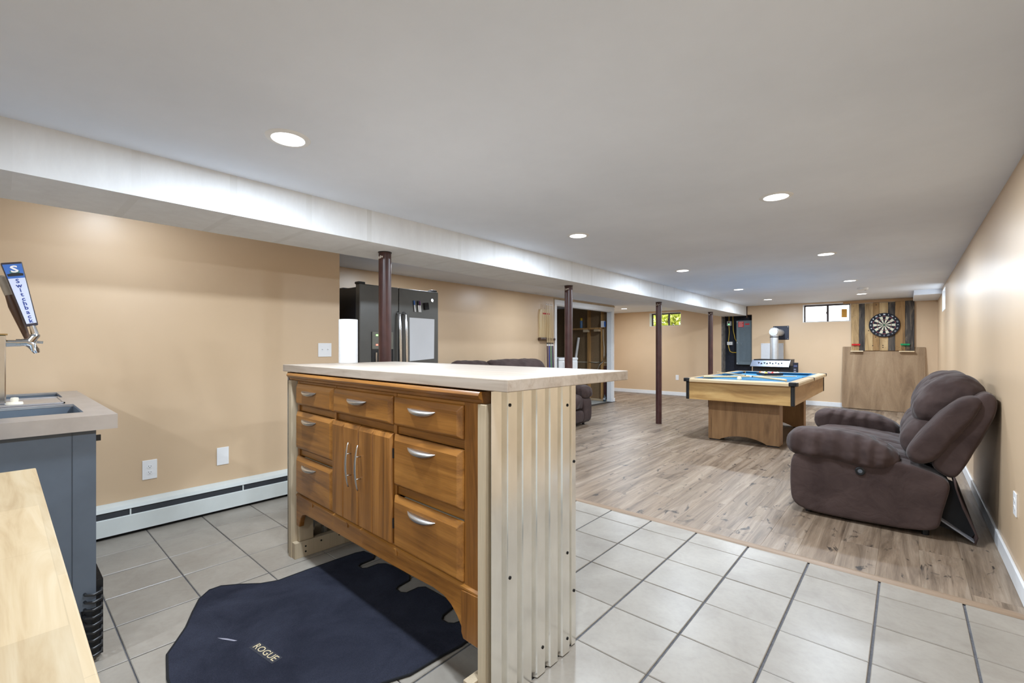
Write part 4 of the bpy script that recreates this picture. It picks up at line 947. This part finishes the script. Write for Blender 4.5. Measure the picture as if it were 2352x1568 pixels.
for zz in (.68, .72, .76): box((.40, -.242, zz), (.455 - .02 * (zz > .7), -.240, zz + .02)).build('control_key', plain('grey_key', (140, 144, 160), .4), cbx)
# flue pipe
FP = thing('flue_pipe', 'galvanised flue pipe rising from the stove to the wall', 'flue pipe', (-2.035, 10.45, .957))
MB().cyl((0, 0, 0), (0, 0, .50), .074, 28).build('riser', GALVP, FP, smooth=True)
MB().lathe([(.076, .44), (.0775, .445), (.0775, .452), (.076, .457)], 28).build('clamp_band', DARK, FP, smooth=True)
MB().lathe([(.075, .49), (.078, .50), (.078, .60), (.072, .62), (.04, .64), (.001, .645)], 28).build('tee_cap', GALVP, FP, smooth=True)
MB().cyl((0, -.085, .552), (0, .63, .552), .072, 28).build('horizontal_run', GALVP, FP, smooth=True)
MB().lathe([(.076, -.088), (.076, -.075), (.001, -.075)], 28, (0, 0, .552), 1).build('clean_out_cap', GALVP, FP, smooth=True)
# plywood sheet leaning
PW_ = thing('plywood_sheet', 'large plywood sheet leaning under the dartboard', 'plywood', (-.345, 10.97, 0))
v = [(-.615, 0, .03), (-.59, 0, .015), (.60, 0, .0), (.605, .116, 1.19), (.60, .117, 1.20), (-.60, .117, 1.21), (-.61, .116, 1.20)]
m = MB().add([(p[0], p[1] - .004, p[2]) for p in v] + [(p[0], p[1] + .008, p[2]) for p in v], [tuple(range(7)), tuple(range(13, 6, -1))] + [(i, 7 + i, 7 + (i + 1) % 7, (i + 1) % 7) for i in range(7)])
m.build('sheet', PLYW, PW_)
k = MB().prism([(-.21, .93), (-.195, .96), (-.185, .92), (-.19, .87), (-.205, .83), (-.21, .80), (-.2, .87)], 1, -.0045, -.0035); k.v = [(x, y + z * .0975, z) for x, y, z in k.v]; k.build('brown_stain', plain('rust_brown_stain', (120, 76, 50), .8), PW_)
# dartboard backboard of pallet planks
DB = thing('dartboard_backboard', 'vertical pallet-plank backboard around the dartboard', 'backboard', (-.32, YF, 1.135))
ws = [(-.496, -.378, P_LIGHT), (-.376, -.288, P_DARK), (-.286, -.166, P_LIGHT), (-.164, -.072, P_MID), (-.070, .058, P_LIGHT), (.060, .158, P_DARK), (.160, .300, P_MID), (.302, .430, P_DARK)]
for i, (a, b, mm) in enumerate(ws):
    dz_ = random.uniform(-.008, .008); box((a, -.044 - random.uniform(0, .006), 0 + dz_ * .3), (b, -.022, .915 + dz_)).build('plank', mm, DB, bevel=.003)
box((-.49, -.022, .12), (.42, 0, .20)).build('batten', P_MID, DB); box((-.49, -.022, .70), (.42, 0, .78)).build('batten', P_MID, DB)
m = MB()
for i in range(46):
    xx = random.uniform(-.47, .41); zz = random.choice([random.uniform(.03, .10), random.uniform(.8, .9), random.uniform(.1, .85)]); m.cyl((xx, -.0515, zz), (xx, -.0495, zz), .004 + .006 * (random.random() < .25), 8)
stuffed(m).build('nail_holes', plain('nail_rust', (60, 44, 34), .8), DB)
# dartboard
D = thing('dartboard', 'round dartboard with black number ring on pallet planks', 'dartboard', (-.317, YF - .052, 1.618))
MB().lathe([(.001, 0), (.226, 0), (.2285, -.004), (.2285, -.034), (.225, -.038), (.001, -.038)], 64, (0, 0, 0), 1).build('board', plain('black_sisal', (26, 28, 38), .9), D, smooth=True)
def sect(m, r0, r1, a0, a1, y):
    n_ = 4; p = [(r1 * math.sin(a0 + (a1 - a0) * i / n_), r1 * math.cos(a0 + (a1 - a0) * i / n_)) for i in range(n_ + 1)] + [(r0 * math.sin(a1 + (a0 - a1) * i / n_), r0 * math.cos(a1 + (a0 - a1) * i / n_)) for i in range(n_ + 1)]
    m.prism(p, 1, y - .0006, y)
cr, rd, gr = MB(), MB(), MB(); st_ = 2 * PI / 20
for i in range(20):
    a0, a1 = (i - .5) * st_, (i + .5) * st_
    if i % 2: sect(cr, .018, .099, a0, a1, -.0382); sect(cr, .107, .162, a0, a1, -.0382)
    (sect(gr, .099, .107, a0, a1, -.0382), sect(gr, .162, .170, a0, a1, -.0382)) if i % 2 else (sect(rd, .099, .107, a0, a1, -.0382), sect(rd, .162, .170, a0, a1, -.0382))
stuffed(cr).build('cream_segments', plain('cream_sisal', (206, 200, 178), .9), D); stuffed(rd).build('red_segments', plain('red_sisal', (140, 46, 62), .9), D); stuffed(gr).build('green_segments', plain('green_sisal', (44, 92, 84), .9), D)
MB().lathe([(.016, -.0384), (.016, -.0392), (.001, -.0392)], 20, (0, 0, 0), 1).build('bull', plain('green_bull', (50, 92, 66), .9), D)
m = MB()
for i, nn in enumerate([20, 1, 18, 4, 13, 6, 10, 15, 2, 17, 3, 19, 7, 16, 8, 11, 14, 9, 12, 5]):
    a = i * st_; m.text(str(nn), .034, Matrix.Translation((.197 * math.sin(a), -.0390, .197 * math.cos(a))) @ Matrix.Rotation(a, 4, 'Y') @ Matrix.Rotation(R(90), 4, 'X'), .0006)
stuffed(m).build('numbers', plain('silver_wire', (206, 206, 206), .3, .6), D)
m = MB()
for rr in (.016, .099, .107, .162, .170): m.tube([(rr * math.cos(2 * PI * k / 48), -.0396, rr * math.sin(2 * PI * k / 48)) for k in range(49)], .0007, 4)
stuffed(m).build('spider_wire', NICKEL, D)
# dart shelves + darts
for x0, x1, lb, c, dl, x_s in ((-.825, -.630, 'small pale wooden shelf of red darts below the planks', (204, 34, 40), 'red-flighted dart standing on the left shelf', [-.795 + .021 * k for k in range(6)]), (-.262 , -.045, 'small pale wooden shelf of green darts below the planks', (40, 160, 104), 'green-flighted dart standing on the right shelf', [-.226 + .021 * k for k in range(6)])):
    off = 0 if x0 < -.5 else .155
    x0 += off; x1 += off; x_s = [q + off for q in x_s]
    s_ = box((x0, YF - .105, 1.113), (x1, YF - .0525, 1.131)).build('dart_shelf', wood('pale_shelf_pine', [(206, 182, 140), (226, 204, 166), (234, 214, 180)], 0), None, bevel=.002); tag(s_, lb, 'shelf', 'dart shelves')
    fm = plain('flight_%d' % int(x0 * 100), c, .5); bm_ = plain('dart_shaft_%d' % int(x0 * 100), tuple(int(q * .7) for q in c), .4)
    P = None
    for di, xx in enumerate(x_s):
        t = thing('dart', ('leftmost', 'second', 'third', 'fourth', 'fifth', 'rightmost')[di] + ' ' + dl, 'dart', (xx, YF - .08, 1.131), 0, 'red darts on the left shelf' if c[0] > 100 else 'green darts on the right shelf')
        if P is None:
            a = MB().lathe([(.0008, 0), (.0012, .03), (.0032, .032), (.0032, .075)], 8).build('barrel', P_MID, t, smooth=True)
            b = MB().cyl((0, 0, .075), (0, 0, .108), .002, 8).build('shaft', bm_, t)
            fl = MB()
            for an in (0, PI / 2):
                q = MB().prism([(-.003, .100), (.003, .100), (.014, .112), (.014, .134), (-.014, .134), (-.014, .112)], 1, -.0006, .0006).xf(Matrix.Rotation(an + .4, 4, 'Z')); fl.add(q.v, q.f)
            e = fl.build('flight', fm, t); P = (a, b, e)
        else:
            for p in P: k = p.copy(); C.objects.link(k); k.parent = t

# ================================================================== CLOSET CONTENTS
def stud(x0, x1, y0, y1, z0, z1, label):
    return tag(box((x0, y0, z0), (x1, y1, z1)).build('wood_stud', PINED, None, bevel=.002), label, 'stud', 'bare studs in the closet')
stud(-5.49, -5.445, 8.865, 8.954, .04, 2.118, 'bare wooden stud in the closet, left of the pair')
stud(-5.14, -5.10, 8.865, 8.954, .04, 2.118, 'bare wooden stud in the closet, right of the pair')
stud(-6.10, -6.02, 8.865, 8.954, 0, 2.118, 'wide wooden stud deep in the closet behind the dryer')
tag(box((-5.60, 8.865, 0), (XK - .115, 8.954, .038)).build('sole_plate', PINEX, None), 'wooden sole plate on the closet floor under the studs', 'plate')
sh_ = thing('closet_shelf', 'rough wooden shelf between the closet studs', 'shelf', (-5.40, 8.80, 1.60))
box((-.60, -.03, .0), (.29, .06, .035)).build('board', PINED, sh_); box((-.14, -.03, -.06), (-.02, .06, 0)).build('bracket_block', PINEX, sh_); box((.14, -.03, -.05), (.26, .06, 0)).build('bracket_block', PINEX, sh_)
sc_ = thing('spray_can', 'blue spray can with yellow cap on the closet shelf', 'can', (-5.62, 8.82, 1.635))
MB().lathe([(.03, 0), (.032, .005), (.032, .16), (.026, .172)], 18).build('can_body', plain('blue_can', (92, 128, 168), .35), sc_, smooth=True); MB().lathe([(.030, .172), (.030, .225), (.022, .235), (.001, .236)], 18).build('cap', plain('yellow_cap', (196, 160, 50), .4), sc_, smooth=True)
eb = thing('outlet_box', 'small white box on the right closet stud', 'box', (-5.06, 8.84, 1.64)); box((-.04, -.04, 0), (.035, .024, .14)).build('housing', PLATE, eb, bevel=.003); box((.035, -.035, .01), (.05, .02, .13)).build('side_cover', BLUEP, eb)
dr = thing('clothes_dryer', 'white clothes dryer inside the utility closet', 'dryer', (-5.50, 7.63, 0))
box((-.36, -.34, .03), (.34, .34, .93)).build('cabinet', WHITE, dr, bevel=.02, seg=3); box((-.38, -.345, .93), (.345, .345, .985)).build('top_lid', WHITE, dr, bevel=.018, seg=3)
box((.34, -.20, .30), (.352, .28, .90)).build('door', WHITE, dr, bevel=.008); box((-.38, -.30, .985), (-.26, .30, 1.10)).build('console', PLATE, dr, bevel=.01)
for a, b in ((-.30, -.28), (.28, .28)): MB().cyl((a, b, 0), (a, b, .03), .02, 10).build('foot', BLACKP, dr)
wh = tag(MB().tube([(-5.35, 7.33, .988), (-5.35, 7.335, 1.07), (-5.36, 7.38, 1.10), (-5.37, 7.45, 1.03), (-5.37, 7.46, .988)], .006, 6).build('wire_hanger', PLATE, None, smooth=True), 'thin white wire loop on top of the dryer', 'wire')
pp = tag(MB().cyl((-5.80, 8.62, .0), (-5.74, 8.90, 1.42), .03, 16).build('plastic_pipe', PLATE, None, smooth=True), 'white plastic pipe leaning in the closet corner', 'pipe')
bk = thing('orange_bucket', 'orange plastic bucket on the closet floor', 'bucket', (-5.50, 8.62, 0))
MB().lathe([(.001, 0), (.095, 0), (.10, .006), (.128, .24), (.134, .242), (.134, .255), (.124, .255), (.094, .01), (.001, .008)], 28).build('shell', ORANGEP, bk, smooth=True)
MB().tube([(-.128, 0, .24), (-.10, -.08, .19), (0, -.13, .16), (.10, -.08, .19), (.128, 0, .24)], .004, 6).build('bail', NICKEL, bk, smooth=True)
tag(MB().tube([(-5.07, 8.85, 1.60), (-5.065, 8.85, 1.38), (-5.04, 8.84, 1.2), (-5.05, 8.85, 1.0), (-5.08, 8.85, .87), (-5.16, 8.84, .80), (-5.22, 8.83, .65)], .008, 8).build('white_cable', GREYC, None, smooth=True), 'pale cable hanging down the right closet stud', 'cable')
tag(MB().tube([(-4.99, 8.94, 1.45), (-5.0, 8.92, 1.2), (-5.02, 8.90, 1.0), (-5.10, 8.85, .87), (-5.25, 8.845, .84), (-5.44, 8.85, .86)], .006, 8).build('black_cable', BLACKP, None, smooth=True), 'thin black cable draped between the closet studs', 'cable')
tag(box((-6.9, 8.948, .845), (XK - .115, 8.955, .865)).build('drywall_tape', plain('pale_tape', (190, 182, 164), .9), None), 'pale horizontal tape seam on the closet wall', 'tape')
tag(box((-5.08, 8.90, .04), (-5.03, 8.953, .78)).build('maroon_board', plain('maroon_board', (66, 36, 34), .7), None), 'dark maroon board standing in the closet', 'board')
bt_ = thing('spray_bottle', 'small dark bottle on the closet floor by the jamb', 'bottle', (-5.02, 8.83, 0)); MB().lathe([(.03, 0), (.032, .01), (.032, .09), (.012, .12), (.012, .15), (.001, .15)], 14).build('bottle_body', plain('dark_bottle', (48, 62, 70), .3), bt_, smooth=True); box((-.02, -.012, .04), (.02, -.031, .08)).build('bottle_label', PLATE, bt_)
